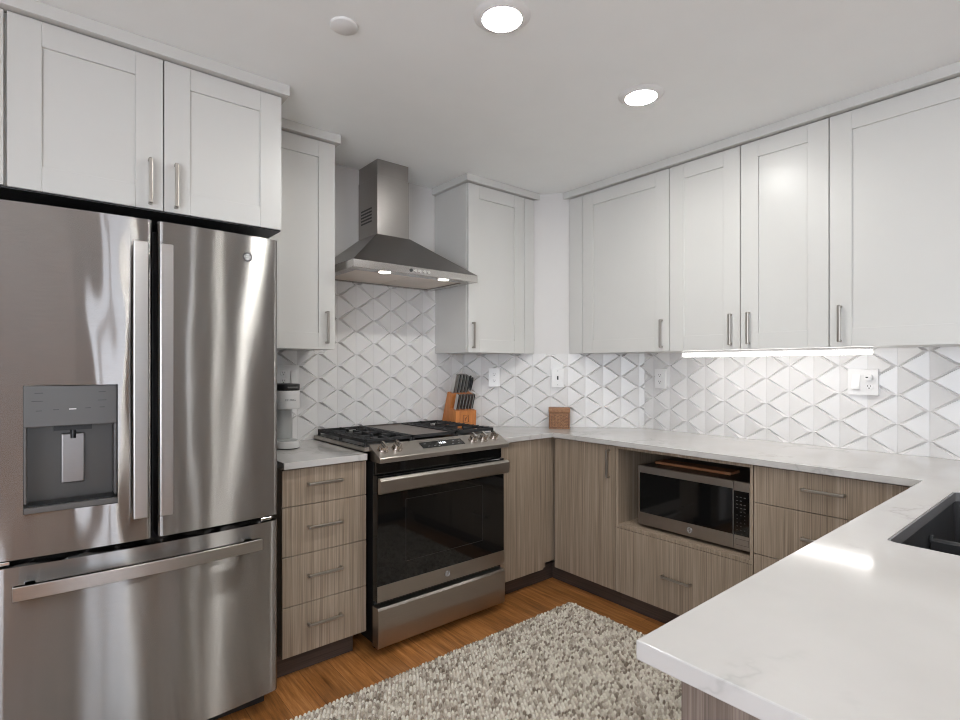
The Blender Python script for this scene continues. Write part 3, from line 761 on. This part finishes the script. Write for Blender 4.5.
MB().text('10:51', 0.021, onpanel(-1.456, -0.642) + sn * 0.0018, (1, 0, 0), -sl, sn).build('clock_digits', M['digits'], RG, label='white clock digits')
mb = MB()
for x, y in ((-1.56, -0.636), (-1.545, -0.655), (-1.51, -0.655), (-1.485, -0.658), (-1.40, -0.655), (-1.385, -0.636), (-1.36, -0.652), (-1.35, -0.636)):
    o = onpanel(x, y) + sn * 0.0017
    vs_ = [o + Vector((dx_, 0, 0)) + sl * b_ - sn * t_ for t_ in (0, 0.0005) for b_ in (0, 0.003) for dx_ in (-0.006, 0.006)]
    MB().add(vs_, [(0, 1, 3, 2), (4, 5, 7, 6), (0, 1, 5, 4), (2, 3, 7, 6), (0, 2, 6, 4), (1, 3, 7, 5)]).build('touch_key', M['label'], cp)
# fascia under the panel
MB().box(RX0 + 0.006, RX1 - 0.006, -0.672, -0.645, 0.818, 0.872).build('fascia', M['blackglass'], RG)
# oven door
OD = MB().box(RX0, RX1 - 0.002, -0.690, -0.648, 0.246, 0.815).build('oven_door', M['blackglass'], RG, 0.003, label='black glass oven door')
MB().box(RX0, RX1 - 0.002, -0.6935, -0.6905, 0.246, 0.318).build('door_band', M['steel'], OD, 0.001, label='stainless band along the door bottom')
mb = MB()
wx0, wx1, wz0, wz1 = -1.70, -1.235, 0.40, 0.69
mb.box(wx0, wx1, -0.6908, -0.6902, wz0, wz0 + 0.002).box(wx0, wx1, -0.6908, -0.6902, wz1, wz1 + 0.002).box(wx0, wx0 + 0.002, -0.6908, -0.6902, wz0, wz1).box(wx1, wx1 + 0.002, -0.6908, -0.6902, wz0, wz1)
mb.build('window_outline', simple('faint_window_outline', (0.03, 0.028, 0.026), 0.3, vary=0), OD)
mb = MB(); mb.prism([(-0.728, 0.741), (-0.740, 0.747), (-0.742, 0.802), (-0.730, 0.812), (-0.716, 0.812), (-0.716, 0.741)], lambda u, v, t: (t, u, v), RX0 - 0.010, RX1 - 0.008)
mb.box(RX0 + 0.005, RX0 + 0.035, -0.717, -0.689, 0.755, 0.80).box(RX1 - 0.035, RX1 - 0.005, -0.717, -0.689, 0.755, 0.80)
mb.build('handle', M['steel'], OD, 0.002, label='wide flat stainless oven handle')
badge('badge', 'Y', -0.6938, -1.462, 0.286, 0.014, OD, ('steel', 'label'))
# storage drawer
mb = MB(); mb.prism([(-0.650, 0.040), (-0.698, 0.040), (-0.703, 0.046), (-0.706, 0.12), (-0.705, 0.212), (-0.698, 0.222), (-0.650, 0.222)], lambda u, v, t: (t, u, v), RX0 - 0.002, RX1 - 0.008)
mb.build('storage_drawer', M['steel'], RG, 0.002, label='stainless bottom storage drawer')
MB().box(RX0 + 0.01, RX1 - 0.01, -0.652, -0.646, 0.222, 0.248).build('drawer_gap', M['slot'], RG)
# grates, burners, griddle
def grate(x0, x1, frame=False):
    mb = MB(); y0, y1, zt_, b = -0.585, -0.040, 0.970, 0.012
    mb.box(x0, x1, y0, y0 + b, zt_ - 0.016, zt_).box(x0, x1, y1 - b, y1, zt_ - 0.016, zt_)
    mb.box(x0, x0 + b, y0, y1, zt_ - 0.016, zt_).box(x1 - b, x1, y0, y1, zt_ - 0.016, zt_)
    ymid = (y0 + y1) / 2; xm = (x0 + x1) / 2
    if frame:
        for x in (x0 + 0.006, x1 - 0.006):
            for y in (y0 + 0.006, y1 - 0.006): mb.cyl((x, y, 0.9385), (x, y, zt_ - 0.01), 0.008, 0.007, 8)
        return mb.build('griddle_frame', M['castiron'], RG, 0.0015, 1, label='black cast iron frame')
    mb.box(x0, x1, ymid - b / 2, ymid + b / 2, zt_ - 0.014, zt_)
    for yc in ((y0 + ymid) / 2, (y1 + ymid) / 2):
        mb.box(x0, xm - 0.03, yc - 0.005, yc + 0.005, zt_ - 0.014, zt_ + 0.002).box(xm + 0.03, x1, yc - 0.005, yc + 0.005, zt_ - 0.014, zt_ + 0.002)
        mb.box(xm - 0.005, xm + 0.005, yc + 0.03, yc + 0.135, zt_ - 0.014, zt_ + 0.002).box(xm - 0.005, xm + 0.005, yc - 0.135, yc - 0.03, zt_ - 0.014, zt_ + 0.002)
    k = 0
    yy = y0 + 0.04
    while yy < y1 - 0.03:                               # short teeth along the outer rails
        for xs_, xe in ((x0, x0 + 0.045), (x1 - 0.045, x1)):
            mb.box(xs_, xe, yy - 0.005, yy + 0.005, zt_ - 0.012, zt_ + 0.003)
        yy += 0.045
    for x in (x0 + 0.006, x1 - 0.006):
        for y in (y0 + 0.006, y1 - 0.006, ymid): mb.cyl((x, y, 0.9385), (x, y, zt_ - 0.01), 0.008, 0.007, 8)
    return mb.build('burner_grate', M['castiron'], RG, 0.0015, 1, label='black cast iron grate')
grate(-1.855, -1.598); grate(-1.594, -1.328, True); grate(-1.324, -1.066)
for x in (-1.727, -1.195):
    for y in (-0.449, -0.176):
        MB().lathe((x, y, 0.939), [(0.045, 0), (0.045, 0.006), (0.036, 0.008), (0.036, 0.014), (0.032, 0.018), (0.001, 0.018)], 24).build('burner', M['black'], RG)
mb = MB().box(-1.580, -1.342, -0.571, -0.054, 0.953, 0.964)
mb.box(-1.580, -1.342, -0.571, -0.563, 0.9642, 0.968).box(-1.580, -1.342, -0.062, -0.054, 0.9642, 0.968)
mb.build('griddle', simple('grey_brown_griddle', (0.19, 0.155, 0.135), 0.4, 0.3, vary=0.1), RG, 0.002, label='grey brown griddle plate')

# ------------------------------------------------------------------ range hood
HD = thing('range_hood', (-1.478, -0.2, 1.788), 'stainless chimney range hood above the gas range', 'range hood')
hx0, hx1, hy0, hy1 = -1.862, -1.094, -0.480, -0.016
cx0, cx1, cy0 = -1.597, -1.393, -0.228
mb = MB()   # rim: four walls and the ledge under them
mb.box(hx0, hx1, hy0, hy0 + 0.012, 1.788, 1.827).box(hx0, hx0 + 0.012, hy0 + 0.0122, hy1, 1.788, 1.827).box(hx1 - 0.012, hx1, hy0 + 0.0122, hy1, 1.788, 1.827)
mb.box(hx0 + 0.0122, hx1 - 0.0122, hy0 + 0.0122, hy0 + 0.075, 1.7885, 1.793).box(hx0 + 0.0122, hx0 + 0.05, hy0 + 0.0752, hy1, 1.7885, 1.793)
mb.box(hx1 - 0.05, hx1 - 0.0122, hy0 + 0.0752, hy1, 1.7885, 1.793).box(hx0 + 0.0502, hx1 - 0.0502, hy1 - 0.03, hy1, 1.7885, 1.793)
rim = mb.build('rim', M['hoodrim'], HD, 0.001, 1)
mb = MB()
v = [(hx0, hy0, 1.8275), (hx1, hy0, 1.8275), (hx1, hy1, 1.8275), (hx0, hy1, 1.8275), (cx0 - 0.004, cy0 - 0.004, 2.036), (cx1 + 0.004, cy0 - 0.004, 2.036), (cx1 + 0.004, hy1, 2.036), (cx0 - 0.004, hy1, 2.036)]
mb.add(v, [(0, 1, 5, 4), (1, 2, 6, 5), (2, 3, 7, 6), (3, 0, 4, 7), (4, 5, 6, 7), (3, 2, 1, 0)])
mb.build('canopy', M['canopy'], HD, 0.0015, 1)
ch = MB().box(cx0, cx1, cy0, hy1 + 0.010, 2.036, 2.36).build('chimney', M['hoodsteel'], HD, 0.0015, 1)
MB().box(cx0 + 0.003, cx1 - 0.003, cy0 + 0.003, hy1 + 0.008, 2.36, 2.4485).build('upper_chimney', M['hoodsteel'], HD, 0.001, 1)
mb = MB()
for k in range(5): mb.box(cx0 - 0.0012, cx0 + 0.001, -0.165, -0.04, 2.115 + k * 0.018, 2.124 + k * 0.018)
mb.build('vent_slots', M['slot'], ch, label='dark vent slots')
for x0, x1 in ((hx0 + 0.052, -1.480), (-1.476, hx1 - 0.052)):
    mb = MB().box(x0, x1, hy0 + 0.077, hy1 - 0.032, 1.794, 1.800)
    mb.build('grease_filter', M['filter'], HD, 0.001, 1)
for x in (-1.668, -1.302):
    MB().cyl((x, -0.437, 1.7875), (x, -0.437, 1.7865), 0.030, 0.030, 24).build('hood_lamp', M['hoodlamp'], HD, label='small lit lamp')
for k in range(5):
    x = -1.538 + k * 0.0275
    mb = MB().cyl((x, hy0, 1.808), (x, hy0 - 0.003, 1.808), 0.0085, 0.0085, 16)
    mb.build('button', M['slot' if k == 0 else 'chrome'], rim, 0.0006)

# ------------------------------------------------------------------ microwave and board
MX = -0.571
MW = thing('microwave', (-0.38, -1.474, 0.4635), 'stainless microwave with black window in the base cabinet niche', 'microwave')
my0, my1, mz0, mz1 = -1.764, -1.184, 0.480, 0.787
MB().box(MX + 0.022, -0.16, my0 + 0.003, my1 - 0.003, mz0, mz1).build('body', M['black'], MW, 0.002)
for y in (-1.72, -1.23):
    for x in (-0.50, -0.21): MB().cyl((x, y, 0.4636), (x, y, 0.4805), 0.012).build('foot', M['blackplastic'], MW)
YS = -1.689
DW = MB().box(MX, MX + 0.021, YS + 0.0015, my1, mz0, mz1).build('door', M['steel'], MW, 0.0015, label='stainless door frame')
MB().box(MX - 0.0015, MX - 0.0002, YS + 0.003, my1 - 0.012, 0.544, 0.752).build('window', M['blackglass'], DW, 0.0004, 1)
badge('badge', 'X', MX - 0.0004, -1.476, 0.512, 0.014, DW, ('steel', 'label'))
CPN = MB().box(MX, MX + 0.021, my0, YS - 0.0015, mz0, mz1).build('control_panel', M['steel'], MW, 0.0015)
MB().box(MX - 0.0015, MX - 0.0002, my0 + 0.005, YS - 0.0025, 0.544, 0.745).build('keypad', M['blackglass'], CPN, 0.0004, 1)
mb = MB()
for r in range(10):
    for q in range(3):
        y = -1.706 - q * 0.017; z = 0.716 - r * 0.0165
        ww = 0.0045 if r < 5 else 0.002
        if (r * 3 + q) % 7 == 5: continue
        mb.box(MX - 0.0021, MX - 0.0014, y - ww, y + ww, z, z + (0.003 if r < 5 else 0.0035))
mb.build('key_print', M['greyplastic'], CPN, label='small grey key marks')
mb = MB()
for (a, b, z0, z1) in ((-1.757, -1.700, 0.526, 0.5272), (-1.757, -1.700, 0.500, 0.5012), (-1.7575, -1.7565, 0.5, 0.527), (-1.7005, -1.6995, 0.5, 0.527)):
    mb.box(MX - 0.0006, MX + 0.0005, a, b, z0, z1)
mb.build('open_button', M['darklabel'], CPN)
o = MB().box(-0.47, -0.375, -1.628, -1.222, 0.7885, 0.803).build('cutting_board', M['boardwood'], None, 0.003)
tag(recenter(o, (-0.42, -1.42, 0.7885)), 'thin reddish wooden board lying on top of the microwave', 'cutting board')

# ------------------------------------------------------------------ under cabinet light
UL = thing('strip_light', (-0.235, -1.68, 1.364), 'glowing white strip light under the right wall cabinets', 'light')
MB().box(-0.262, -0.208, -2.131, -1.255, 1.384, 1.3938).build('housing', M['plate'], UL, 0.001)
MB().box(-0.260, -0.210, -2.129, -1.257, 1.363, 1.3835).build('diffuser', M['strip'], UL, 0.006, 3, label='lit white diffuser')

# ------------------------------------------------------------------ ceiling fixtures
def downlight(x, y, label):
    t_ = thing('downlight', (x, y, H), label, 'ceiling light', 'recessed ceiling downlights')
    MB().lathe((x, y, H), [(0.0642, -0.006), (0.0642, -0.0125), (0.0675, -0.0130), (0.076, -0.0085), (0.093, -0.0006)], 48).build('trim_ring', M['plate'], t_)
    MB().lathe((x, y, H), [(0.001, -0.0135), (0.035, -0.0132), (0.0636, -0.0118), (0.0638, -0.008)], 48).build('lens', M['lens'], t_, label='glowing round lens')
downlight(-1.857, -1.540, 'round lit ceiling downlight nearest the camera, above the rug')
downlight(-1.070, -1.535, 'round lit ceiling downlight nearest the right wall cabinets')
for x, y in ((-2.55, -3.7), (-1.4, -3.6), (-1.4, -5.2)): downlight(x, y, 'unseen downlight added behind the camera for fill and fridge streaks')  # unseen lamps added for even light and streaks on the fridge
o = MB().lathe((-2.234, -1.171, H), [(0.046, -0.0005), (0.046, -0.006), (0.042, -0.009), (0.001, -0.009)], 40).build('ceiling_cap', M['plate'], None)
tag(recenter(o, (-2.234, -1.171, H)), 'small flat white round cover plate on the ceiling', 'ceiling cover')

# ------------------------------------------------------------------ outlets and switches
def plate(name, label, cat, c, u, n, w, kinds, group='wall plates on the backsplash'):
    c, u, n = Vector(c), Vector(u), Vector(n); up = Vector((0, 0, 1))
    T = Matrix.Translation(c) @ Matrix((u, up, n)).transposed().to_4x4()
    t_ = thing(name, c, label, cat, group)
    hgt = 0.122
    pl = MB().box(-w / 2, w / 2, -hgt / 2, hgt / 2, -0.016, 0.006, T=T).build('cover_plate', M['plate'], t_, 0.002)
    for x, k in kinds:
        if k == 'duplex':
            for z in (0.021, -0.021):
                mb = MB(); pts = [(0.0165 * math.cos(a), min(0.0145, max(-0.0145, 0.0175 * math.sin(a)))) for a in [2 * math.pi * q / 28 for q in range(28)]]
                mb.prism(pts, lambda a, b, d_: tuple(T @ Vector((x + a, z + b, d_))), 0.006, 0.0085)
                rc = mb.build('receptacle', M['plate'], t_, 0.0005, 1)
                MB().box(x - 0.0075, x - 0.0052, z - 0.001, z + 0.0075, 0.0084, 0.0089, T=T).box(x + 0.0052, x + 0.0075, z - 0.001, z + 0.0065, 0.0084, 0.0089, T=T).box(x - 0.0025, x + 0.0025, z - 0.0095, z - 0.0045, 0.0084, 0.0089, T=T).build('slots', M['slot'], rc)
        elif k == 'rocker':
            mb = MB(); mb.prism([(-0.034, 0.006), (-0.034, 0.019), (0.034, 0.0075), (0.034, 0.006)], lambda a, b, d_: tuple(T @ Vector((x + d_, a, b))), -0.0165, 0.0165)
            mb.build('rocker_switch', M['plate'], t_, 0.001, 1)
        elif k == 'toggle':
            MB().box(x - 0.005, x + 0.005, -0.012, 0.012, 0.006, 0.0085, T=T).build('toggle', M['slot'], t_, 0.001, 1)
            for z in (0.045, -0.045): MB().cyl(T @ Vector((x, z, 0.0058)), T @ Vector((x, z, 0.0072)), 0.003, 0.003, 10).build('screw', M['label'], t_)
    return t_
off = 0.0255
def dpt(s, z): p = Vector((QX, 0, 0)) + ud * s + nd * off; return (p.x, p.y, z)
plate('wall_outlet', 'white double outlet on the diagonal wall beside the knives', 'outlet', dpt(0.212, 1.238), ud, nd, 0.074, [(0, 'duplex')])
plate('wall_switch', 'white blank-faced plate with a dark centre above the wooden box', 'switch', dpt(0.628, 1.236), ud, nd, 0.080, [(0, 'toggle')])
plate('wall_outlet', 'white double outlet near the corner end of the right wall', 'outlet', (-off, -0.978, 1.235), (0, -1, 0), (-1, 0, 0), 0.074, [(0, 'duplex')])
plate('wall_switch', 'wide white plate with rocker switch and outlet at the strip light end', 'switch', (-off, -2.042, 1.237), (0, -1, 0), (-1, 0, 0), 0.122, [(-0.026, 'rocker'), (0.026, 'duplex')])
pg = MB().box(-off - 0.030, -off - 0.0091, -2.083, -2.052, 1.247, 1.272).build('plug_adapter', M['plate'], None, 0.004)
tag(recenter(pg, (-off - 0.0091, -2.0675, 1.2595)), 'small white plug-in adapter in the wide plate by the strip light', 'adapter')
MB().box(-off - 0.0306, -off - 0.0295, -2.070, -2.060, 1.257, 1.262).build('port', M['slot'], pg)
plate('wall_outlet', 'white two-gang outlet plate behind the coffee maker', 'outlet', (-2.012, -off, 1.255), (1, 0, 0), (0, -1, 0), 0.118, [(-0.026, 'duplex'), (0.028, 'rocker')])

# ------------------------------------------------------------------ coffee maker
CM = thing('coffee_maker', (-2.10, -0.19, Z1), 'slim white and grey single-cup coffee maker beside the fridge', 'coffee maker')
def stad(xc, w2, y0, y1, n=14):
    pts = []
    for k in range(n + 1): t = math.pi + math.pi * k / n; pts.append((xc + w2 * math.cos(t), y0 + w2 + w2 * math.sin(t)))
    for k in range(n + 1): t = math.pi * k / n; pts.append((xc + w2 * math.cos(t), y1 - w2 + w2 * math.sin(t)))
    return pts
kx = -2.092
white = simple('coffee_maker_white', (0.66, 0.65, 0.64), 0.3, vary=0); grey = simple('coffee_maker_grey', (0.40, 0.405, 0.395), 0.35, vary=0)
xy = lambda u, v, t: (u, v, t)
MB().prism(stad(kx, 0.058, -0.305, -0.075), xy, Z1 + 0.004, Z1 + 0.038, True).build('base', white, CM, 0.004, 3)
MB().prism(stad(kx, 0.050, -0.295, -0.085), xy, Z1 + 0.0005, Z1 + 0.004, True).build('foot_pad', M['blackplastic'], CM)
MB().prism(stad(kx, 0.046, -0.292, -0.190), xy, Z1 + 0.038, Z1 + 0.041, True).build('drip_tray', grey, CM, 0.001)
MB().prism(stad(kx, 0.050, -0.215, -0.075), xy, Z1 + 0.038, Z1 + 0.195, True).build('column', grey, CM, 0.003, label='grey column')
MB().prism(stad(kx, 0.058, -0.300, -0.070), xy, Z1 + 0.192, Z1 + 0.280, True).build('brew_head', white, CM, 0.004, 3, label='white brew head')
MB().prism(stad(kx, 0.0575, -0.300, -0.070), xy, Z1 + 0.281, Z1 + 0.312, True).build('lid', M['blackplastic'], CM, 0.005, 3, label='dark glossy lid')
MB().box(kx - 0.02, kx + 0.03, -0.306, -0.28, Z1 + 0.293, Z1 + 0.299).build('lid_handle', M['greyplastic'], CM, 0.002)
ctr = Vector((kx, -0.242, 0))
nn = Vector((math.sin(math.radians(-6)), -math.cos(math.radians(-6)), 0)); uu = Vector((nn.y * -1, nn.x, 0)); uu = Vector((-nn.y, nn.x, 0))
MB().text('KEURIG', 0.0145, ctr + nn * 0.0585 + Vector((0.0, 0, Z1 + 0.236)), uu, (0, 0, 1), nn, 0.0015).build('lettering', M['label'], CM, label='grey brand lettering')

# ------------------------------------------------------------------ knife block with knives
KX0, KX1 = -1.036, -0.872
KB = thing('knife_block', ((KX0 + KX1) / 2, -0.13, Z1), 'orange-brown slanted wooden knife block in the corner by the range', 'knife block')
tl = math.radians(17); tv = Vector((0, -math.sin(tl), math.cos(tl)))
yz = lambda u, v, t: (t, u, v)
b = MB().prism([(-0.190, Z1 + 0.0005), (-0.196, Z1 + 0.118), (-0.135, Z1 + 0.132), (-0.163, Z1 + 0.222), (-0.107, Z1 + 0.238), (-0.030, Z1 + 0.0005)], yz, KX0, KX1).build('block', M['blockwood'], KB, 0.003)
mb = MB(); xm = (KX0 + KX1) / 2 - 0.002
for (a0, a1, z0, z1) in ((xm - 0.022, xm + 0.022, 0.090, 0.0915), (xm - 0.022, xm + 0.022, 0.046, 0.0475), (xm - 0.022, xm - 0.0205, 0.046, 0.0915), (xm + 0.0205, xm + 0.022, 0.046, 0.0915)):
    mb.box(a0, a1, -0.1962, -0.185, Z1 + z0, Z1 + z1)
mb.tube([(xm + 0.010, -0.1955, Z1 + 0.084), (xm - 0.006, -0.1952, Z1 + 0.066), (xm + 0.004, -0.1945, Z1 + 0.070), (xm - 0.008, -0.1942, Z1 + 0.054)], 0.0014, 6)
mb.build('emblem', M['boxdark'], KB, label='small dark square emblem')
def knife(x, y, z, ln, wd, th, label, grp, name='kitchen_knife', steelh=False):
    t_ = thing(name, (x, y, z), label, 'knife', grp)
    s_ = Vector((0, math.cos(tl), math.sin(tl)))
    o = Vector((x, y, z))
    def hp(q0, q1, d0, d1, x0, x1):
        m = MB(); vs_ = []
        for xx in (x0, x1):
            for (q, d_) in ((q0, d0), (q0, d1), (q1, d1), (q1, d0)): vs_.append(o + Vector((xx, 0, 0)) + tv * q + s_ * d_)
        return m.add(vs_, [(0, 1, 2, 3), (4, 5, 6, 7), (0, 1, 5, 4), (1, 2, 6, 5), (2, 3, 7, 6), (3, 0, 4, 7)])
    hp(-0.05, 0.004, -wd * 0.35, wd * 0.35, -0.0012, 0.0012).build('blade', M['chrome'], t_)
    hm = M['canopy'] if steelh else M['blackplastic']
    hp(0.004, ln, -wd / 2, wd / 2, -th / 2, th / 2).build('handle', hm, t_, 0.003, 2)
    hp(0.002, ln + 0.0016, -wd / 2 - 0.0032, wd / 2 + 0.001, -th / 2 - 0.0008, -th / 2 + 0.0030).build('tang', M['tang'], t_, 0.0008, 1, label='bright steel edge')
# upper row
labs = ['grey steel sharpening rod handle leftmost in the upper row of the block', 'black knife handle second from left in the upper row of the block',
        'black knife handle third from left in the upper row of the block', 'black knife handle fourth from left in the upper row of the block', 'black knife handle fifth from left in the upper row, left of the scissors']
for k in range(5):
    knife(KX0 + 0.018 + k * 0.0255, -0.137, Z1 + 0.231, 0.122 - 0.004 * (k == 4) * 3, 0.025, 0.0165, labs[k], 'large knives in the block', 'sharpening_steel' if k == 0 else 'kitchen_knife', k == 0)
for k in range(6):
    ordn = ['leftmost', 'second', 'third', 'fourth', 'fifth', 'rightmost'][k]
    knife(KX0 + 0.020 + k * 0.0245, -0.166, Z1 + 0.127, 0.100, 0.020, 0.0160,
          'black steak knife handle %s in the lower row of the block' % (ordn if k in (0, 5) else ordn + ' from left'), 'steak knives in the block', 'steak_knife')
SC = thing('kitchen_scissors', (KX1 - 0.016, -0.137, Z1 + 0.231), 'black-handled scissors at the right end of the knife block', 'scissors')
so = Vector((KX1 - 0.016, -0.137, Z1 + 0.231)); s_ = Vector((0, math.cos(tl), math.sin(tl)))
MB().tube([so - tv * 0.05, so + tv * 0.02], 0.004, 8).build('blade', M['chrome'], SC)
for sg in (-1, 1):
    pts = []
    for q in range(25):
        a = 2 * math.pi * q / 24
        pts.append(so + tv * (0.062 + 0.042 * math.cos(a)) + Vector((0.006 * sg + 0.014 * math.sin(a), 0, 0)) + s_ * (sg * 0.018 + 0.010 * math.sin(a)))
    MB().tube(pts, 0.0042, 8).build('finger_loop', M['blackplastic'], SC)

# ------------------------------------------------------------------ carved wooden box
bc = Vector((-0.478, -0.545, Z1)) + nd * -0.055
BX = thing('wooden_box', bc, 'small carved brown wooden box standing on the worktop corner', 'box')
T = Matrix.Translation(bc) @ Matrix((ud, -nd, Vector((0, 0, 1)))).transposed().to_4x4()
hw, hd_ = 0.065, 0.045
MB().box(-hw, hw, -hd_, hd_, 0.0005, 0.100, T=T).build('body', M['boxwood'], BX, 0.002)
MB().box(-hw - 0.002, hw + 0.002, -hd_ - 0.002, hd_ + 0.002, 0.102, 0.133, T=T).build('lid', M['boxwood'], BX, 0.003)
mb = MB()
mb.box(-hw + 0.004, hw - 0.004, -hd_ - 0.0012, -hd_ + 0.002, 0.006, 0.0085, T=T).box(-hw + 0.004, hw - 0.004, -hd_ - 0.0012, -hd_ + 0.002, 0.094, 0.0965, T=T)
mb.box(-hw + 0.003, -hw + 0.006, -hd_ - 0.0012, -hd_ + 0.002, 0.006, 0.0965, T=T).box(hw - 0.008, hw - 0.003, -hd_ - 0.0012, -hd_ + 0.002, 0.006, 0.0965, T=T)
for r in range(4):
    for q in range(6):
        zc = 0.020 + r * 0.018 + 0.006 * (q % 2); xc = -0.045 + q * 0.018
        pts = [T @ Vector((xc + 0.006 * math.cos(a), -hd_ - 0.0005, zc + 0.006 * math.sin(a))) for a in [k * math.pi / 5 for k in range(9)]]
        mb.tube(pts, 0.0011, 5)
mb.build('carving', M['boxdark'], BX, label='dark carved scroll pattern')

# ------------------------------------------------------------------ rug
def rug(x0, x1, y0, y1):
    rng = np.random.default_rng(3)
    px, py = 0.0165, 0.0135
    gx = np.arange(x0 + 0.008, x1 - 0.004, px); gy = np.arange(y0 + 0.006, y1 - 0.004, py)
    X, Y = np.meshgrid(gx, gy, indexing='ij')
    X = X + np.where((np.arange(len(gy)) % 2)[None, :] == 1, px * 0.5, 0) - px * 0.25 + rng.normal(0, 0.0014, X.shape)
    Y = Y + rng.normal(0, 0.0014, Y.shape)
    X = X.ravel(); Y = Y.ravel(); n = len(X)
    K, prof = 7, [(1.0, 0.0), (0.92, 0.55), (0.55, 0.92)]
    base = []
    for r, h in prof:
        for k in range(K):
            a = 2 * math.pi * k / K; base.append((r * math.cos(a), r * math.sin(a), h))
    base.append((0, 0, 1.0)); base = np.array(base); nv = len(base)
    ra = 0.0084 * rng.uniform(0.8, 1.1, n); rb = 0.0064 * rng.uniform(0.8, 1.1, n); hh = 0.0130 * rng.uniform(0.7, 1.25, n)
    th = rng.normal(0.5, 0.45, n)
    bx = base[None, :, 0] * ra[:, None]; by = base[None, :, 1] * rb[:, None]
    c_, s_ = np.cos(th)[:, None], np.sin(th)[:, None]
    V = np.stack([X[:, None] + bx * c_ - by * s_, Y[:, None] + bx * s_ + by * c_, 0.0030 + base[None, :, 2] * hh[:, None]], -1).reshape(-1, 3)
    quads = []; tris = []
    for i in range(2):
        for k in range(K): quads.append((i * K + k, i * K + (k + 1) % K, (i + 1) * K + (k + 1) % K, (i + 1) * K + k))
    for k in range(K): tris.append((2 * K + k, 2 * K + (k + 1) % K, 3 * K))
    offs = (np.arange(n) * nv)
    Q = (np.array(quads)[None] + offs[:, None, None]).reshape(-1, 4); Tt = (np.array(tris)[None] + offs[:, None, None]).reshape(-1, 3)
    # woven base slab
    b0 = len(V)
    slabv = np.array([(x, y, z) for z in (0.001, 0.0045) for (x, y) in ((x0, y0), (x1, y0), (x1, y1), (x0, y1))])
    V = np.concatenate([V, slabv])
    SQ = np.array([(3, 2, 1, 0), (4, 5, 6, 7), (0, 1, 5, 4), (1, 2, 6, 5), (2, 3, 7, 6), (3, 0, 4, 7)]) + b0
    Q = np.concatenate([Q, SQ])
    me = bpy.data.meshes.new('area_rug')
    me.vertices.add(len(V)); me.vertices.foreach_set('co', V.astype(np.float32).ravel())
    loops = np.concatenate([Q.ravel(), Tt.ravel()]); me.loops.add(len(loops)); me.loops.foreach_set('vertex_index', loops.astype(np.int32))
    npoly = len(Q) + len(Tt); me.polygons.add(npoly)
    st = np.concatenate([np.arange(len(Q)) * 4, len(Q) * 4 + np.arange(len(Tt)) * 3]); me.polygons.foreach_set('loop_start', st.astype(np.int32))
    sm = np.ones(npoly, bool); sm[len(Q) - 6:len(Q)] = False; me.polygons.foreach_set('use_smooth', sm)
    me.update(calc_edges=True); me.validate()
    me.materials.append(M['wool'])
    o = bpy.data.objects.new('area_rug', me); C.objects.link(o)
    return tag(recenter(o, ((x0 + x1) / 2, (y0 + y1) / 2, 0)), 'chunky cream and grey woven wool rug on the wood floor', 'rug')
rug(-3.25, -0.747, -2.40, -0.875)  # left end stretched out of view to neutralise the freezer reflection
